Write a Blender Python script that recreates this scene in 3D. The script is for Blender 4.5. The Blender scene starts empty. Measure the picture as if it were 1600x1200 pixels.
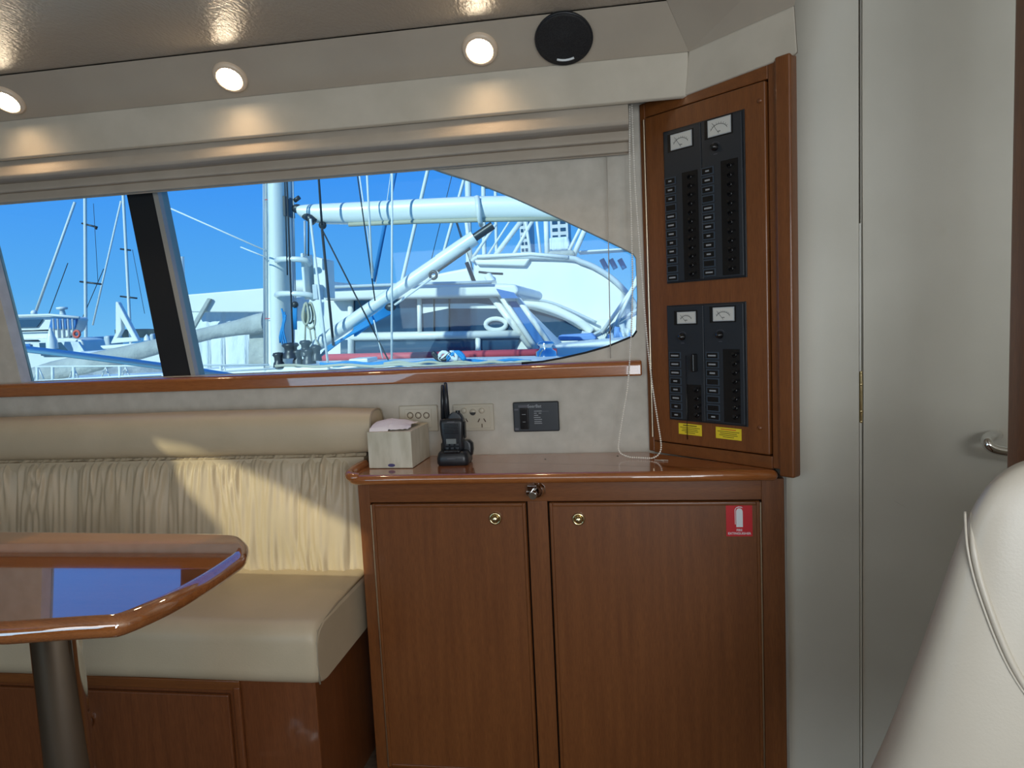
import bpy, math, random
from mathutils import Vector, Matrix, noise
random.seed(4)
S = bpy.context.scene
C = S.collection
PI = math.pi

# ------------------------------------------------------------------ camera
EYE = Vector((0, 0, 1.22)); F = 1100.0
yw, pt, rl = (math.radians(a) for a in (8.745, 5.326, -2.718))
FWD = Vector((-math.sin(yw)*math.cos(pt), math.cos(yw)*math.cos(pt), -math.sin(pt)))
r0 = Vector((math.cos(yw), math.sin(yw), 0)); u0 = r0.cross(FWD)
RT = r0*math.cos(rl) + u0*math.sin(rl)
UP = -r0*math.sin(rl) + u0*math.cos(rl)
cam = bpy.data.cameras.new('camera'); camo = bpy.data.objects.new('camera', cam); C.objects.link(camo)
cam.sensor_width = 36; cam.lens = F/1600*36; cam.clip_start = .02; cam.clip_end = 3000
M = Matrix((RT, UP, -FWD)).transposed().to_4x4(); M.translation = EYE
camo.matrix_world = M
S.camera = camo

# ------------------------------------------------------------------ world, sun, exposure
W = bpy.data.worlds.new('sky'); S.world = W; W.use_nodes = True
nt = W.node_tree; nt.nodes.clear()
tc = nt.nodes.new('ShaderNodeTexCoord'); sp = nt.nodes.new('ShaderNodeSeparateXYZ')
cr = nt.nodes.new('ShaderNodeValToRGB'); bg = nt.nodes.new('ShaderNodeBackground'); wo = nt.nodes.new('ShaderNodeOutputWorld')
nt.links.new(tc.outputs['Generated'], sp.inputs[0]); nt.links.new(sp.outputs[2], cr.inputs[0])
nt.links.new(cr.outputs[0], bg.inputs[0]); nt.links.new(bg.outputs[0], wo.inputs[0])
e = cr.color_ramp.elements
e[0].position = 0.0; e[0].color = (.24, .54, .90, 1)
e[1].position = 1.0; e[1].color = (.02, .12, .55, 1)
x = e.new(.06); x.color = (.15, .45, .90, 1)
x = e.new(.20); x.color = (.070, .325, .93, 1)
bg.inputs[1].default_value = 1.1
SUN_DIR = Vector((.42, 1, -.60)).normalized()
sl = bpy.data.lights.new('sun', 'SUN'); sl.energy = 4.3; sl.angle = math.radians(.8); sl.color = (1, .96, .88)
so = bpy.data.objects.new('sun', sl); C.objects.link(so); so.rotation_euler = SUN_DIR.to_track_quat('-Z', 'Y').to_euler()
so.location = (-4, -8, 6)
def area(name, loc, aim, sx, sy, power, col):
    l = bpy.data.lights.new(name, 'AREA'); l.shape = 'RECTANGLE'; l.size = sx; l.size_y = sy; l.energy = power; l.color = col
    o = bpy.data.objects.new(name, l); C.objects.link(o); o.location = loc
    o.rotation_euler = (Vector(aim)-Vector(loc)).to_track_quat('-Z', 'Y').to_euler()
    return o
# added fill lights before the solid rear wall, standing in for unseen daylight
area('added_fill_upper', (-.7, -.93, 1.45), (-.7, 1, 1.0), 1.7, .55, 9, (.92, .96, 1))
area('added_fill_upper', (1.0, -.95, 1.45), (.9, 1, 1.1), 1.0, .55, 13, (.90, .96, 1))
area('added_fill_low', (.45, -.93, .85), (.70, 1.7, .40), .8, .8, 15, (.84, .93, 1))  # low added fills; the wall behind them has no doorway
area('added_fill_low', (-1.7, -.93, .80), (-1.0, 1.4, .35), 1.2, .7, 8.5, (.46, .76, 1))
S.view_settings.view_transform = 'Standard'; S.view_settings.look = 'None'
S.view_settings.exposure = 0.0; S.view_settings.gamma = 1.0; S.view_settings.use_curve_mapping = False

def ray(px, py): return RT*((px-800)/F) + UP*((600-py)/F) + FWD
def at(px, py, Y):
    r = ray(px, py); return EYE + r*(Y/r.y)
def atz(px, py, z):
    r = ray(px, py); return EYE + r*((z-EYE.z)/r.z)
def onpl(px, py, P0, n):
    r = ray(px, py); return EYE + r*((Vector(P0)-EYE).dot(n)/r.dot(n))

# ------------------------------------------------------------------ materials
MATS = {}
def mat(name, col, rough=.5, metal=0, coat=0, spec=.5, coat_rough=.05, coat_ior=1.5, emit=None, estr=0, sheen=0):
    m = bpy.data.materials.new(name); m.use_nodes = True
    b = m.node_tree.nodes['Principled BSDF']
    b.inputs['Base Color'].default_value = (*col, 1); b.inputs['Roughness'].default_value = rough
    b.inputs['Metallic'].default_value = metal; b.inputs['Coat Weight'].default_value = coat
    b.inputs['Coat Roughness'].default_value = coat_rough; b.inputs['Coat IOR'].default_value = coat_ior
    b.inputs['Specular IOR Level'].default_value = spec
    if emit: b.inputs['Emission Color'].default_value = (*emit, 1); b.inputs['Emission Strength'].default_value = estr
    MATS[name] = m; return m
def vary(m, c1, c2, scale=(1, 1, 1), ns=5.0, detail=6, p0=.35, p1=.65, bump=0, bscale=None, bns=None, dist=.01):
    t = m.node_tree; b = t.nodes['Principled BSDF']
    co = t.nodes.new('ShaderNodeTexCoord'); mp = t.nodes.new('ShaderNodeMapping'); mp.inputs['Scale'].default_value = scale
    n = t.nodes.new('ShaderNodeTexNoise'); n.inputs['Scale'].default_value = ns; n.inputs['Detail'].default_value = detail
    r = t.nodes.new('ShaderNodeValToRGB'); r.color_ramp.elements[0].position = p0; r.color_ramp.elements[1].position = p1
    r.color_ramp.elements[0].color = (*c1, 1); r.color_ramp.elements[1].color = (*c2, 1)
    t.links.new(co.outputs['Object'], mp.inputs[0]); t.links.new(mp.outputs[0], n.inputs[0]); t.links.new(n.outputs[0], r.inputs[0])
    t.links.new(r.outputs[0], b.inputs['Base Color'])
    if bump:
        mp2 = t.nodes.new('ShaderNodeMapping'); mp2.inputs['Scale'].default_value = bscale or (1, 1, 1)
        n2 = t.nodes.new('ShaderNodeTexNoise'); n2.inputs['Scale'].default_value = bns or 200; n2.inputs['Detail'].default_value = 4
        bp = t.nodes.new('ShaderNodeBump'); bp.inputs['Strength'].default_value = bump; bp.inputs['Distance'].default_value = dist
        t.links.new(co.outputs['Object'], mp2.inputs[0]); t.links.new(mp2.outputs[0], n2.inputs[0])
        t.links.new(n2.outputs[0], bp.inputs['Height']); t.links.new(bp.outputs[0], b.inputs['Normal'])
    return m
def wood(name, c1, c2, axis, rough=.35, coat=.6, coat_ior=1.5, coat_rough=.08):
    m = mat(name, c1, rough, coat=coat, coat_ior=coat_ior, coat_rough=coat_rough)
    sc = {'x': (.5, 9, 9), 'y': (9, .5, 9), 'z': (9, 9, .5)}[axis]
    vary(m, c1, c2, sc, 7.0, 9, .25, .78)
    t = m.node_tree; b = t.nodes['Principled BSDF']; r = b.inputs['Base Color'].links[0].from_node
    co = [n for n in t.nodes if n.type == 'TEX_COORD'][0]
    mp = t.nodes.new('ShaderNodeMapping'); mp.inputs['Scale'].default_value = tuple(14*s for s in sc)
    n = t.nodes.new('ShaderNodeTexNoise'); n.inputs['Scale'].default_value = 6; n.inputs['Detail'].default_value = 3
    mx = t.nodes.new('ShaderNodeMix'); mx.data_type = 'RGBA'; mx.blend_type = 'MULTIPLY'
    rr = t.nodes.new('ShaderNodeValToRGB'); rr.color_ramp.elements[0].position = .3; rr.color_ramp.elements[1].position = .6
    rr.color_ramp.elements[0].color = (.74, .70, .66, 1); rr.color_ramp.elements[1].color = (1, 1, 1, 1)
    t.links.new(co.outputs['Object'], mp.inputs[0]); t.links.new(mp.outputs[0], n.inputs[0]); t.links.new(n.outputs[0], rr.inputs[0])
    mx.inputs[0].default_value = 1
    t.links.new(r.outputs[0], mx.inputs[6]); t.links.new(rr.outputs[0], mx.inputs[7]); t.links.new(mx.outputs[2], b.inputs['Base Color'])
    return m
CH1, CH2 = (.165, .052, .0125), (.235, .080, .020)
wood('cherry_v', CH1, CH2, 'z', .4, .45)
wood('cherry_h', CH1, CH2, 'x', .32, .8)
wood('cherry_dark_v', (.15, .045, .012), (.20, .062, .017), 'z', .45, .25)
wood('cherry_table', (.31, .098, .026), (.43, .150, .042), 'x', .06, 1, 2.5, .01)
MATS['cherry_table'].node_tree.nodes['Principled BSDF'].inputs['IOR'].default_value = 1.6
wood('cherry_gloss', (.31, .096, .024), (.42, .145, .038), 'x', .25, 1, 1.7, .03)
vary(mat('wall_vinyl', (.50, .44, .36), .75, spec=.25), (.54, .49, .40), (.60, .545, .45), ns=9, detail=8, bump=.12, bns=500, dist=.002)
vary(mat('ceiling_vinyl', (.46, .40, .32), .27, spec=.5), (.47, .405, .325), (.51, .445, .36), ns=4, bump=.6, bscale=(1, .45, 1), bns=160, dist=.003)
vary(mat('door_vinyl', (.6, .57, .50), .7, spec=.3), (.59, .565, .49), (.65, .625, .55), ns=3, detail=8, bump=.1, bns=500, dist=.002)
vary(mat('soffit_vinyl', (.46, .40, .32), .6, spec=.3), (.45, .39, .315), (.49, .43, .345), ns=5, bump=.12, bns=420, dist=.002)
vary(mat('wall_cloth', (.46, .42, .37), .85, spec=.15), (.52, .485, .42), (.60, .56, .49), ns=22, detail=8, bump=.25, bns=600, dist=.002)
vary(mat('blind_cloth', (.46, .40, .33), .8, spec=.2), (.43, .37, .30), (.48, .42, .345), ns=8, bump=.15, bns=300, dist=.002)
vary(mat('cream_leather', (.60, .49, .34), .42, spec=.4), (.51, .42, .29), (.56, .46, .325), ns=6, bump=.18, bns=260, dist=.002)
vary(mat('white_leather', (.62, .565, .47), .33, spec=.5), (.52, .465, .385), (.56, .505, .42), ns=5, bump=.12, bns=320, dist=.0015)
mat('seam', (.34, .28, .20), .6)
mat('chrome', (.75, .76, .76), .08, 1)
mat('brass', (.82, .70, .42), .16, 1)
mat('hinge_brass', (.80, .68, .50), .3, 1)
mat('steel', (.62, .62, .60), .07, 1)
mat('gap_dark', (.012, .008, .006), .8)
vary(mat('black_plastic', (.012, .014, .018), .35), (.010, .012, .016), (.016, .019, .024), ns=30)
mat('panel_black', (.022, .027, .034), .38)
mat('switch_black', (.008, .008, .009), .22)
mat('legend_plate', (.045, .065, .09), .3)
mat('print_grey', (.30, .32, .34), .6)
mat('print_dim', (.10, .10, .12), .6)
mat('print_white', (.80, .84, .86), .6)
mat('gauge_face', (.62, .62, .58), .3)
mat('gauge_needle', (.02, .02, .02), .5)
mat('yellow_label', (.80, .62, .03), .45)
mat('label_ink', (.05, .03, .01), .6); mat('label_red', (.6, .1, .02), .6)
mat('sign_red', (.60, .012, .02), .4)
mat('lcd', (.20, .22, .22), .25)
mat('outlet_plastic', (.55, .50, .40), .35)
mat('outlet_dark', (.03, .03, .03), .5); mat('outlet_slot', (.09, .05, .03), .6)
vary(mat('cardboard_print', (.60, .56, .45), .7), (.52, .48, .37), (.66, .62, .51), (1, 1, .3), 40, 4)
mat('tissue_paper', (.82, .78, .82), .9, spec=.1)
mat('logo_blue', (.06, .05, .16), .5)
mat('lamp_glow', (1, 1, 1), .5, emit=(1, .80, .55), estr=50)
mat('lamp_trim', (.75, .60, .45), .3)
vary(mat('speaker_mesh', (.010, .010, .011), .7), (.007, .007, .008), (.02, .02, .021), ns=300)
mat('bead', (.86, .82, .74), .35); mat('cord', (.50, .46, .40), .7)
mat('mullion_black', (.006, .007, .009), .7)
mat('gasket', (.35, .34, .31), .6)
mat('floor_carpet_col', (.12, .08, .05), .9); vary(MATS['floor_carpet_col'], (.10, .065, .04), (.15, .10, .06), ns=80, bump=.4, bns=400)
# exterior
vary(mat('gelcoat', (.80, .80, .74), .4, coat=.2), (.78, .79, .73), (.84, .84, .78), ns=1.5)
mat('gelcoat_grey', (.55, .60, .60), .4)
vary(mat('canvas_white', (.74, .78, .78), .8), (.68, .74, .75), (.80, .84, .83), (1, 1, .4), 3, bump=.6, bscale=(1.5, 1.5, .5), bns=4, dist=.1)
vary(mat('canvas_grey', (.42, .43, .40), .85), (.36, .37, .35), (.48, .49, .45), ns=5, bump=.6, bns=9, dist=.05)
mat('alu_paint', (.76, .77, .70), .35, coat=.3); mat('alu_grey', (.45, .48, .50), .35)
mat('boat_glass', (.035, .075, .13), .06, spec=1.0); mat('boat_glass_blue', (.07, .20, .48), .12, spec=1.0)
mat('dark_fitting', (.05, .055, .06), .4, .3)
mat('rope_dark', (.03, .035, .04), .8); mat('rope_white', (.72, .74, .70), .8); mat('rope_blue', (.02, .25, .55), .7)
mat('rope_tan', (.45, .44, .33), .8); mat('red_rail', (.62, .09, .11), .6); mat('blue_canvas', (.03, .22, .50), .8)
mat('blue_fender', (.18, .34, .68), .6); mat('tan_deck', (.50, .36, .26), .5)
vary(mat('sea_water', (.03, .09, .13), .12, spec=.6), (.02, .07, .11), (.05, .13, .17), ns=.8, bump=.7, bns=1.5, dist=.2)
vary(mat('hill_trees', (.03, .06, .08), 1), (.025, .05, .07), (.06, .09, .10), ns=.05)
vary(mat('tower_concrete', (.70, .70, .68), .8), (.66, .67, .66), (.74, .74, .72), ns=.2)
mat('chrome_rail', (.78, .82, .82), .38, .85)
mat('lifebuoy_red', (.7, .12, .08), .6)
mg = bpy.data.materials.new('window_glass'); mg.use_nodes = True; t = mg.node_tree; t.nodes.clear()
o = t.nodes.new('ShaderNodeOutputMaterial'); tr = t.nodes.new('ShaderNodeBsdfTransparent'); gl = t.nodes.new('ShaderNodeBsdfGlossy')
tr.inputs[0].default_value = (.78, .93, .96, 1); gl.inputs[1].default_value = .02
fr = t.nodes.new('ShaderNodeValue'); fr.outputs[0].default_value = .02
mx = t.nodes.new('ShaderNodeMixShader')
t.links.new(fr.outputs[0], mx.inputs[0]); t.links.new(tr.outputs[0], mx.inputs[1]); t.links.new(gl.outputs[0], mx.inputs[2]); t.links.new(mx.outputs[0], o.inputs[0])
MATS['window_glass'] = mg

# ------------------------------------------------------------------ mesh builder
class MB:
    def __init__(s, *mats): s.v = []; s.f = []; s.mi = []; s.sm = []; s.mats = list(mats) or ['gelcoat']; s.m = 0; s.T = None
    def use(s, name):
        if name not in s.mats: s.mats.append(name)
        s.m = s.mats.index(name); return s
    def add(s, vs, fs, smooth=False):
        k = len(s.v)
        for p in vs:
            p = Vector(p); s.v.append(s.T @ p if s.T else p)
        for f in fs: s.f.append([i+k for i in f]); s.mi.append(s.m); s.sm.append(smooth)
        return s
    def box(s, a, b):
        (x0, y0, z0), (x1, y1, z1) = a, b
        x0, x1 = min(x0, x1), max(x0, x1); y0, y1 = min(y0, y1), max(y0, y1); z0, z1 = min(z0, z1), max(z0, z1)
        return s.add([(x0,y0,z0),(x1,y0,z0),(x1,y1,z0),(x0,y1,z0),(x0,y0,z1),(x1,y0,z1),(x1,y1,z1),(x0,y1,z1)],
              [(0,3,2,1),(4,5,6,7),(0,1,5,4),(1,2,6,5),(2,3,7,6),(3,0,4,7)])
    def cyl(s, a, b, r, r2=None, n=20, caps=True):
        a, b = Vector(a), Vector(b); r2 = r if r2 is None else r2
        d = (b-a).normalized(); p = d.orthogonal().normalized(); q = d.cross(p)
        vs = []
        for c, rr in ((a, r), (b, r2)):
            for i in range(n):
                an = 2*PI*i/n; vs.append(c+(p*math.cos(an)+q*math.sin(an))*rr)
        s.add(vs, [(i, (i+1) % n, n+(i+1) % n, n+i) for i in range(n)], True)
        if caps: s.add(vs[:n], [tuple(reversed(range(n)))]); s.add(vs[n:], [tuple(range(n))])
        return s
    def tube(s, pts, r, n=8, closed=False):
        pts = [Vector(p) for p in pts]; N = len(pts); vs = []; up = None
        for i, p in enumerate(pts):
            if closed: d = pts[(i+1) % N]-pts[i-1]
            else: d = pts[min(i+1, N-1)]-pts[max(i-1, 0)]
            d.normalize()
            up = d.orthogonal().normalized() if up is None else (up-d*up.dot(d)).normalized()
            q = d.cross(up); rr = r[i] if isinstance(r, (list, tuple)) else r
            for k in range(n):
                an = 2*PI*k/n; vs.append(p+(up*math.cos(an)+q*math.sin(an))*rr)
        fs = [(i*n+k, i*n+(k+1) % n, (i+1)*n+(k+1) % n, (i+1)*n+k) for i in range(N-1) for k in range(n)]
        if closed: fs += [((N-1)*n+k, (N-1)*n+(k+1) % n, (k+1) % n, k) for k in range(n)]
        else: fs += [tuple(reversed(range(n))), tuple(range((N-1)*n, N*n))]
        return s.add(vs, fs, True)
    def lathe(s, c, axis, prof, n=24):          # prof: (distance along axis, radius)
        c = Vector(c); d = Vector(axis).normalized(); p = d.orthogonal().normalized(); q = d.cross(p); vs = []
        for h, r in prof:
            for i in range(n):
                an = 2*PI*i/n; vs.append(c+d*h+(p*math.cos(an)+q*math.sin(an))*max(r, 1e-5))
        return s.add(vs, [(j*n+i, j*n+(i+1) % n, (j+1)*n+(i+1) % n, (j+1)*n+i) for j in range(len(prof)-1) for i in range(n)], True)
    def ball(s, c, r, n=10, m=7, sc=(1, 1, 1)):
        c = Vector(c); vs = []
        for j in range(m+1):
            th = PI*j/m
            for i in range(n):
                a = 2*PI*i/n; vs.append(c+Vector((r*sc[0]*math.sin(th)*math.cos(a), r*sc[1]*math.sin(th)*math.sin(a), r*sc[2]*math.cos(th))))
        return s.add(vs, [(j*n+i, (j+1)*n+i, (j+1)*n+(i+1) % n, j*n+(i+1) % n) for j in range(m) for i in range(n)], True)
    def prism(s, pts, d):                        # pts planar polygon (3-D points), d extrusion vector
        pts = [Vector(p) for p in pts]; n = len(pts); d = Vector(d)
        s.add(pts+[p+d for p in pts], [tuple(range(n)), tuple(reversed(range(n, 2*n)))]+[(i, n+i, n+(i+1) % n, (i+1) % n) for i in range(n)])
        return s
    def grid(s, fn, nu, nv, smooth=True, closeu=False):
        vs = [fn(i/nu if not closeu else i/nu, j/nv) for j in range(nv+1) for i in range(nu+(0 if closeu else 1))]
        w = nu if closeu else nu+1
        return s.add(vs, [(j*w+i, j*w+(i+1) % w, (j+1)*w+(i+1) % w, (j+1)*w+i) for j in range(nv) for i in range(nu)], smooth)
    def loft(s, rings, smooth=True, caps=True):
        n = len(rings[0]); vs = [p for r in rings for p in r]
        s.add(vs, [(j*n+i, j*n+(i+1) % n, (j+1)*n+(i+1) % n, (j+1)*n+i) for j in range(len(rings)-1) for i in range(n)], smooth)
        if caps: s.add(rings[0], [tuple(reversed(range(n)))], smooth); s.add(rings[-1], [tuple(range(n))], smooth)
        return s
    def curve(s, loops, depth=0, T=None, body=None, size=1, align='CENTER', bold=0):
        if body is not None:
            cu = bpy.data.curves.new('t', 'FONT'); cu.body = body; cu.size = size; cu.align_x = align; cu.align_y = 'CENTER'; cu.extrude = depth/2; cu.offset = bold
        else:
            cu = bpy.data.curves.new('t', 'CURVE'); cu.dimensions = '2D'; cu.fill_mode = 'BOTH'; cu.extrude = depth/2
            for lp in loops:
                sp = cu.splines.new('POLY'); sp.points.add(len(lp)-1); sp.use_cyclic_u = True
                for i, p in enumerate(lp): sp.points[i].co = (p[0], p[1], 0, 1)
        ob = bpy.data.objects.new('t', cu); C.objects.link(ob)
        dg = bpy.context.evaluated_depsgraph_get(); me = bpy.data.meshes.new_from_object(ob.evaluated_get(dg))
        vs = [T @ v.co if T else v.co.copy() for v in me.vertices]; fs = [tuple(p.vertices) for p in me.polygons]
        s.add(vs, fs)
        bpy.data.objects.remove(ob); bpy.data.curves.remove(cu); bpy.data.meshes.remove(me)
        return s
    def build(s, name, parent=None, bevel=0, seg=2, smooth=None, sub=0, fix=True):
        me = bpy.data.meshes.new(name); off = Vector((0, 0, 0)); pp = parent
        while pp is not None: off += pp.location; pp = pp.parent
        me.from_pydata([v-off for v in s.v], [], s.f)
        for m in s.mats: me.materials.append(MATS[m])
        me.polygons.foreach_set('material_index', s.mi)
        me.polygons.foreach_set('use_smooth', [(sm if smooth is None else smooth) for sm in s.sm])
        me.update()
        if fix:
            import bmesh
            bm = bmesh.new(); bm.from_mesh(me); bmesh.ops.remove_doubles(bm, verts=bm.verts, dist=1e-6) if bevel or sub else None
            bmesh.ops.recalc_face_normals(bm, faces=bm.faces); bm.to_mesh(me); bm.free()
        o = bpy.data.objects.new(name, me); C.objects.link(o); o.parent = parent
        if bevel:
            md = o.modifiers.new('bevel', 'BEVEL'); md.width = bevel; md.segments = seg; md.limit_method = 'ANGLE'; md.angle_limit = math.radians(40)
            me.polygons.foreach_set('use_smooth', [True]*len(me.polygons))
            w = o.modifiers.new('wn', 'WEIGHTED_NORMAL'); w.keep_sharp = False
        if sub: md = o.modifiers.new('sub', 'SUBSURF'); md.levels = md.render_levels = sub
        return o
def tag(o, label=None, cat=None, group=None, kind=None):
    if label: o['label'] = label
    if cat: o['category'] = cat
    if group: o['group'] = group
    if kind: o['kind'] = kind
    return o
def thing(name, loc, label, cat, group=None):
    o = bpy.data.objects.new(name, None); C.objects.link(o); o.location = loc; o.empty_display_size = .05
    return tag(o, label, cat, group)
def struct(name, mb, label=None, cat=None, **k):
    return tag(mb.build(name, None, **k), label, cat, kind='structure')

# plane transforms: curve XY -> wall facing -Y at depth Y
def TY(Y, ox=0, oz=0): return Matrix(((1,0,0,ox),(0,0,-1,Y),(0,1,0,oz),(0,0,0,1)))

# ------------------------------------------------------------------ room shell
ZC, YW = .838, 1.95
struct('floor', MB('floor_carpet_col').box((-3.3, -1.3, -.06), (1.6, 2.05, 0)), 'dark brown carpet floor of the saloon', 'floor')
A_ = (1.71, 1.92); B_ = (1.82, 1.842); C_ = (1.84, 1.745)      # soffit profile (Y, z)
patch = [at(240, 686, 1.83), at(300, 698, 1.83), at(410, 745, 1.83), at(560, 826, 1.83), at(622, 852, 1.83), at(622, 935, 1.83), at(400, 950, 1.83), at(352, 826, 1.83), at(290, 760, 1.83)]  # wanted sun patch outline; the added roof opening is cut from it
def up_to(p, z):
    q = p-SUN_DIR*((p.z-z)/SUN_DIR.z); return (q.x, q.y)
def flat(z): return Matrix.Translation((0, 0, z))
struct('ceiling', MB('ceiling_vinyl').curve([[(-3.3, -1.3), (1.6, -1.3), (1.6, 1.98), (.386, 1.98), (.386, 1.50), (.133, A_[0]), (-3.3, A_[0])], [up_to(p, 1.925) for p in patch]], .004, flat(1.925)),
       'glossy beige vinyl saloon ceiling', 'ceiling')
def profile(x0, x1, pts, m): return MB(m).prism([(x0, y, z) for y, z in pts], (x1-x0, 0, 0))
# window-side soffit and fascia
sof = MB('soffit_vinyl')
sof.add([(-3.3, A_[0], A_[1]), (.133, A_[0], A_[1]), (.191, B_[0], B_[1]), (-3.3, B_[0], B_[1])], [(0, 1, 2, 3)])
sof.add([(-3.3, A_[0], A_[1]+.03), (.133, A_[0], A_[1]+.03), (.191, 2.05, B_[1]+.10), (-3.3, 2.05, B_[1]+.10)], [(3, 2, 1, 0)])
struct('trim_1', sof, 'sloping beige soffit strip that carries the downlights', 'ceiling trim')
struct('trim_2', MB('wall_vinyl').prism([(-3.3, B_[0], B_[1]), (-3.3, C_[0], C_[1]), (-3.3, C_[0]+.012, C_[1]-.004), (-3.3, 1.86, B_[1]+.02)], (3.49, 0, 0)),
       'beige vinyl fascia above the folded blind', 'ceiling trim', bevel=.003)
# mitred return above the electrical cupboard
Cr0, Cr1 = Vector((.181, 1.84, 1.745)), Vector((.400, 1.646, 1.757)); Br0, Br1 = Vector((.191, 1.82, 1.842)), Vector((.386, 1.612, 1.842))
ret = MB('wall_vinyl').add([Cr0, Cr1, Br1, Br0, Cr0+Vector((.0, .05, 0)), Cr1+Vector((.0, .05, 0)), Br1+Vector((.0, .05, .06)), Br0+Vector((.0, .05, .06))],
    [(0, 1, 2, 3), (7, 6, 5, 4), (0, 4, 5, 1), (1, 5, 6, 2), (2, 6, 7, 3), (3, 7, 4, 0)])
struct('trim_3', ret, 'beige vinyl fascia turning over the electrical cupboard', 'ceiling trim', bevel=.004)
ret2 = MB('soffit_vinyl').add([Br0, Br1, (.386, 1.50, 1.925), (.133, 1.71, 1.921)], [(0, 1, 2, 3)])
ret2.add([Br1, (.386, 1.50, 1.925), (.386, 1.73, 1.925), (.386, 1.73, 1.757), (.400, 1.646, 1.757)], [(0, 1, 2, 3, 4)])
struct('trim_4', ret2, 'beige soffit piece above the electrical cupboard fascia', 'ceiling trim')
# window wall with its opening
hole = [(-2.06, 1.72), (-.66, 1.72)]
crv = [(-.60, 1.690), (-.471, 1.636), (-.41, 1.613), (-.347, 1.586), (-.27, 1.55), (-.19, 1.508), (-.11, 1.466), (-.036, 1.426), (.02, 1.395), (.048, 1.378), (.055, 1.366)]
hole += crv + [(.056, 1.26), (.050, 1.170), (.040, 1.156), (-.029, 1.131), (-.09, 1.116), (-.154, 1.104), (-.21, 1.096), (-.27, 1.0925), (-1.858, 1.0925), (-1.866, 1.15), (-1.899, 1.359), (-1.935, 1.58)]
wb = MB('wall_cloth').curve([[(-3.3, 0), (.378, 0), (.378, 1.98), (-3.3, 1.98)], hole], .05, TY(YW+.025))
struct('wall_window_side', wb, 'beige cloth lined wall around the boat window', 'wall')
wg = MB('window_glass').curve([hole], .004, TY(YW+.04))
struct('window_1', wg, 'curved saloon window looking over the marina', 'window')
gk = MB('gasket').tube([(x, YW+.003, z) for x, z in crv+[(.056, 1.26), (.050, 1.170), (.040, 1.156)]], .0022)
gk.use('mullion_black').tube([(x, YW+.001, z) for x, z in [(.050, 1.170), (.040, 1.156), (-.029, 1.131), (-.09, 1.116), (-.154, 1.104), (-.21, 1.096), (-.27, 1.0935)]], .003)
struct('trim_5', gk, 'thin rubber seal along the curved window edge', 'window trim')
# mullion
mu = [at(205, 308, YW+.03), at(245, 306, YW+.03), at(299, 590, YW+.03), at(256, 592, YW+.03)]
mb = MB('mullion_black').prism([mu[0]+Vector((-.025, 0, .1)), mu[1]+Vector((-.025, 0, .1)), mu[2], mu[3]], (0, .06, 0))
struct('trim_6', mb, 'black slanted window mullion', 'window post')
mu2 = [at(245, 306, YW+.02), at(253, 306, YW+.02), at(306, 590, YW+.02), at(299, 590, YW+.02)]
struct('trim_7', MB('gasket').prism([mu2[0]+Vector((-.025, 0, .1)), mu2[1]+Vector((-.025, 0, .1)), mu2[2], mu2[3]], (0, .05, 0)), 'grey edge strip on the black window mullion', 'window post')
# sill
sy = 1.915
struct('trim_8', MB('cherry_gloss').prism([(-3.3, sy, 1.050), (-3.3, sy, 1.082), (-3.3, sy+.010, 1.0915), (-3.3, YW, 1.0915), (-3.3, YW, 1.048)], (3.36, 0, 0)),
       'varnished cherry window sill', 'window sill', bevel=.005, seg=3)
# bulkhead, door, far side walls
struct('wall_bulkhead', MB('door_vinyl').prism([(.379, 1.722, 0), (.379, 1.722, 1.925), (.379, 1.70, 1.925), (.379, 1.70, 0)], (.001, 0, 0)).box((.379, 1.722, 0), (.547, 2.0, 1.925)),
       'beige padded bulkhead column beside the cupboard', 'wall', bevel=.012, seg=4)
DN = at(1482, 360, 1.742); DNU, DNV = (DN.x-.562)/.74, DN.z/1.925
dr = MB('door_vinyl').grid(lambda u, v: Vector((.562+.74*u, 1.742+.003*math.sin(9*v+3*u)+.005*math.exp(-((u-DNU)**2*6000+(v-DNV)**2*30000)), 1.925*v)), 110, 260)
dr.box((.56, 1.752, 0), (1.302, 1.78, 1.925))
hz0 = at(1351, 620, 1.74).z
dob = struct('door_1', dr, 'beige vinyl covered door with chrome pull', 'door')
# dented vinyl edge, hinge strip
MB('gelcoat').box((.5525, 1.736, 0), (.5570, 1.76, hz0-.06)).build('hinge_strip', dob); MB('gelcoat').box((.5525, 1.736, hz0+.06), (.5555, 1.76, hz0+.40)).build('hinge_strip', dob); MB('gap_dark').box((.5475, 1.762, 0), (.563, 1.77, 1.92)).build('gap', dob)
sc = [at(x, y, 1.741) for x, y in ((1398, 783), (1410, 790), (1424, 798), (1436, 807))]; MB('outlet_slot').tube(sc, .0009, 5).build('scuff_mark', dob)
hz = at(1351, 620, 1.74).z
h2 = MB('brass').cyl((.556, 1.738, hz-.055), (.556, 1.738, hz+.055), .0035).ball((.556, 1.738, hz+.030), .0048).ball((.556, 1.738, hz-.034), .0048)
for k in range(2): h2.ball((.556, 1.738, hz+.058*(1-2*k)), .004)
h2.build('hinge', dob)
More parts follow.
